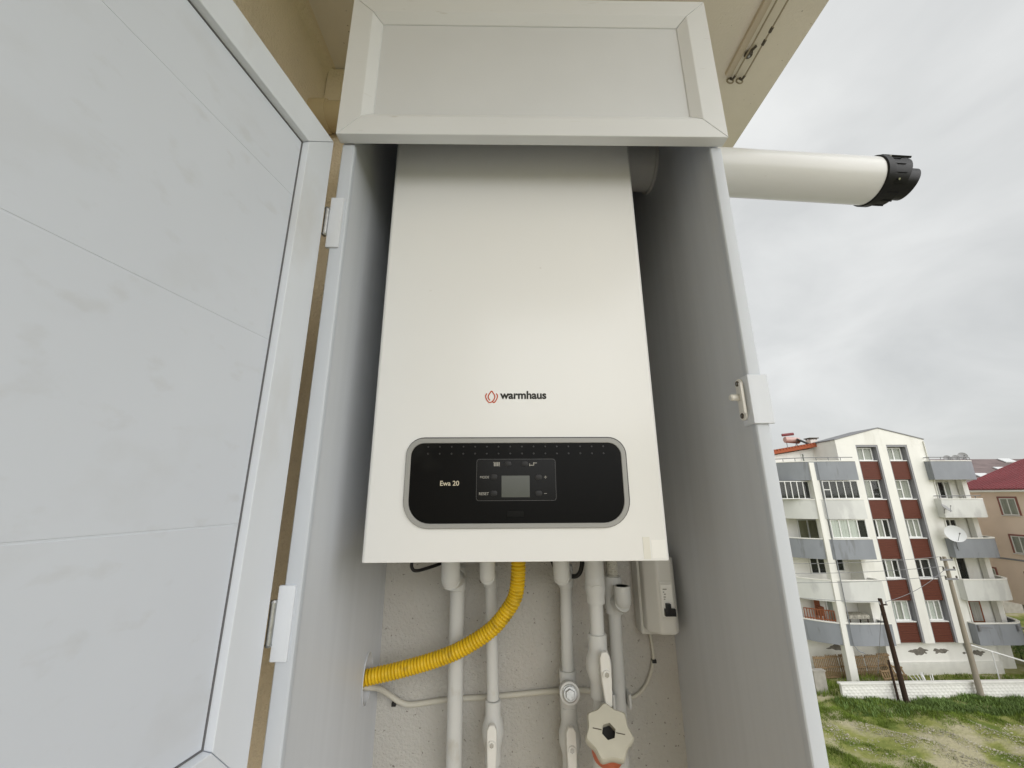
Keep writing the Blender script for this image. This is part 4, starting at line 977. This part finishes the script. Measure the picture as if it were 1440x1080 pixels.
# white handrail falling to the right of the block
t = thing('handrail', 'white tubular handrail sloping down beside the block corner', 'handrail', (33, 30.5, GZ))
mb = MB(); mb.tube([(31.2,30.3,-9.85),(33.4,30.15,-10.5),(38.5,29.9,-12.0)], .05, 8); obj('tube', mb, 'plastic_white', t)
for x, y, z in ((32.4,30.2,-10.2),(35.2,30.05,-11.02),(37.2,29.95,-11.6)): mb = MB(); mb.tube([(x,y,GZ-.2),(x,y,z)], .035, 8); obj('post', mb, 'plastic_white', t)
# tipped white garden chairs behind the wall
for k, (x, lab, rz_) in enumerate(((26.75,'white plastic garden chair tipped legs-up behind wall, tarred pole side',.4),(27.3,'white plastic garden chair tipped legs-up behind wall, concrete pole side',-.5))):
    t = thing('garden_chair', lab, 'chair', (x, 29.8, GZ))
    rm = Matrix.Rotation(rz_,3,'Z') @ Matrix.Rotation(R(150),3,'X'); cc = Vector((x,29.8,-11.75))
    TR = lambda p: tuple(cc + rm @ Vector(p))
    def cbox(*a):
        mb = MB().box(*a); mb.v = [TR(v) for v in mb.v]; return mb
    obj('seat', cbox(-.22,.22,-.22,.22,-.02,.02), 'plastic_white', t, .008)
    obj('backrest', cbox(-.22,.22,.20,.24,.02,.45), 'plastic_white', t, .008)
    for sx in (-1,1):
        for sy in (-1,1): mb = MB(); mb.tube([TR((sx*.2,sy*.2,0)),TR((sx*.24,sy*.25,-.44))], [.035,.022], 8); obj('leg', mb, 'plastic_white', t)
        mb = MB(); mb.tube([TR((sx*.25,.2,.22)),TR((sx*.25,-.2,.20)),TR((sx*.24,-.22,0))], .025, 8); obj('armrest', mb, 'plastic_white', t)
# black bike-like clutter and a hedge
t = thing('hedge', 'dark green hedge on the bank beyond the block corner', 'hedge', (38.5, 34.2, GZ))
rnd = random.Random(4)
def leaves(cx, cy, cz, rx, ry, rz_, n, s, rnd):
    mb = MB(); V = []; Fc = []
    for i in range(n):
        while True:
            a, b, c = (rnd.uniform(-1,1) for _ in range(3))
            if a*a+b*b+c*c < 1: break
        p = Vector((cx+a*rx, cy+b*ry, cz+c*rz_)); d = Vector((rnd.gauss(0,1),rnd.gauss(0,1),rnd.gauss(0,1))).normalized(); e = d.orthogonal().normalized(); k = s*rnd.uniform(.6,1.3); o = len(V)
        V += [tuple(p-d*k), tuple(p+e*k*.45), tuple(p+d*k), tuple(p-e*k*.45)]; Fc.append((o,o+1,o+2,o+3))
    return mb.add(V, Fc)
mb = MB()
for k in range(9):
    q = leaves(35.9+k*.85, 34.6+.2*math.sin(k), -11.2+.3*math.sin(k*2), .8, .9, 1.0, 1100, .07, rnd); mb.add(q.v, q.f)
obj('foliage', mb, 'leaf2', t)
mb = MB()
for k in range(9): mb.tube([(35.9+k*.85,34.6,GZ-.2),(35.9+k*.85,34.6,-11.0)], [.05,.02], 6)
obj('stems', mb, 'wood_dark', t)

# ------------------------------------------------------------------ grass, weeds and stones
from mathutils import noise as mnoise
def dens(x, y):      # thick grass along the wall and in the near strip, fading raggedly into the bare stony part
    q = mnoise.fractal(Vector((x*.55, y*.8, 3.1)), 1., 2., 4)*.9
    far = min(1, max(0, (y-(25.9-.05*(x-19))+q*1.3)/1.1))
    near = min(1, max(0, (3.2-((x-15.2)-(24.0-y)*1.1)+q*2.2)/1.6))
    return max(.05+.16*max(0, q+.3), far, near*.85)
def blades(n, seed, mat_, name, lab, hmin, hmax, wd, box, wgt):
    rnd = random.Random(seed); V = []; Fc = []; c = 0
    while c < n:
        x = rnd.uniform(*box[:2]); y = rnd.uniform(*box[2:])
        if x/y < .66 or x/y > 1.5: continue
        if rnd.random() > wgt(x, y): continue
        c += 1; z = gh(x,y)-.03
        hs = dens(x,y)
        for b in range(4):
            a = rnd.uniform(0,6.28); h = rnd.uniform(hmin,hmax)*(.30+.70*hs)*(1+.7*mnoise.noise(Vector((x*.8,y*.8,7)))); px_, py_ = x+rnd.gauss(0,.05), y+rnd.gauss(0,.05); ln = rnd.uniform(.15,.6)*h
            ca, sa = math.cos(a), math.sin(a); o = len(V); w_ = wd*rnd.uniform(.6,1.3)
            V += [(px_-sa*w_,py_+ca*w_,z),(px_+sa*w_,py_-ca*w_,z),(px_+ca*ln*.4+sa*w_*.7,py_+sa*ln*.4-ca*w_*.7,z+h*.6),(px_+ca*ln*.4-sa*w_*.7,py_+sa*ln*.4+ca*w_*.7,z+h*.6),(px_+ca*ln,py_+sa*ln,z+h)]
            Fc += [(o,o+1,o+2,o+3),(o+3,o+2,o+4)]
    mb = MB(); mb.add(V, Fc); return obj(name, mb, mat_, label=lab, cat='grass', kind='stuff', sharp=180)
blades(30000, 11, 'leaf', 'grass', 'rough green grass over the field below the balcony', .05, .20, .010, (12,46,18.5,28.8), dens)
blades(2600, 12, 'leaf', 'verge_grass', 'strip of grass behind the whitewashed garden wall', .12, .32, .014, (19,40,29.3,32.2), lambda x,y: 1)
blades(5000, 13, 'leaf2', 'weeds', 'bluish green weeds crowding the foot of garden wall', .08, .30, .026, (20,46,27.0,28.8), lambda x,y: .4 if x < 25 else 1)
def stones(n, seed):
    rnd = random.Random(seed); V = []; Fc = []; c = 0
    while c < n:
        x = rnd.uniform(14,42); y = rnd.uniform(18.5,27.0)
        if x/y < .66 or x/y > 1.4 or rnd.random() < dens(x,y)*2.2 - .15: continue
        c += 1; s = rnd.uniform(.010,.034)*(2.2 if rnd.random() < .03 else 1); z = gh(x,y)+s*.25; o = len(V); a0 = rnd.uniform(0,6)
        for k in range(5): V.append((x+s*1.2*math.cos(a0+1.2566*k)*rnd.uniform(.7,1.2), y+s*math.sin(a0+1.2566*k)*rnd.uniform(.7,1.2), z+rnd.uniform(-.3,.3)*s))
        V += [(x+rnd.gauss(0,s*.2),y,z+s*.8),(x,y,z-s*.8)]
        for k in range(5): Fc += [(o+k,o+(k+1)%5,o+5),(o+(k+1)%5,o+k,o+6)]
    mb = MB(); mb.add(V, Fc); obj('field_stones', mb, 'stone', label='pale stones scattered over the bare part of the field', cat='stones', kind='stuff', sharp=25)
stones(11000, 21)
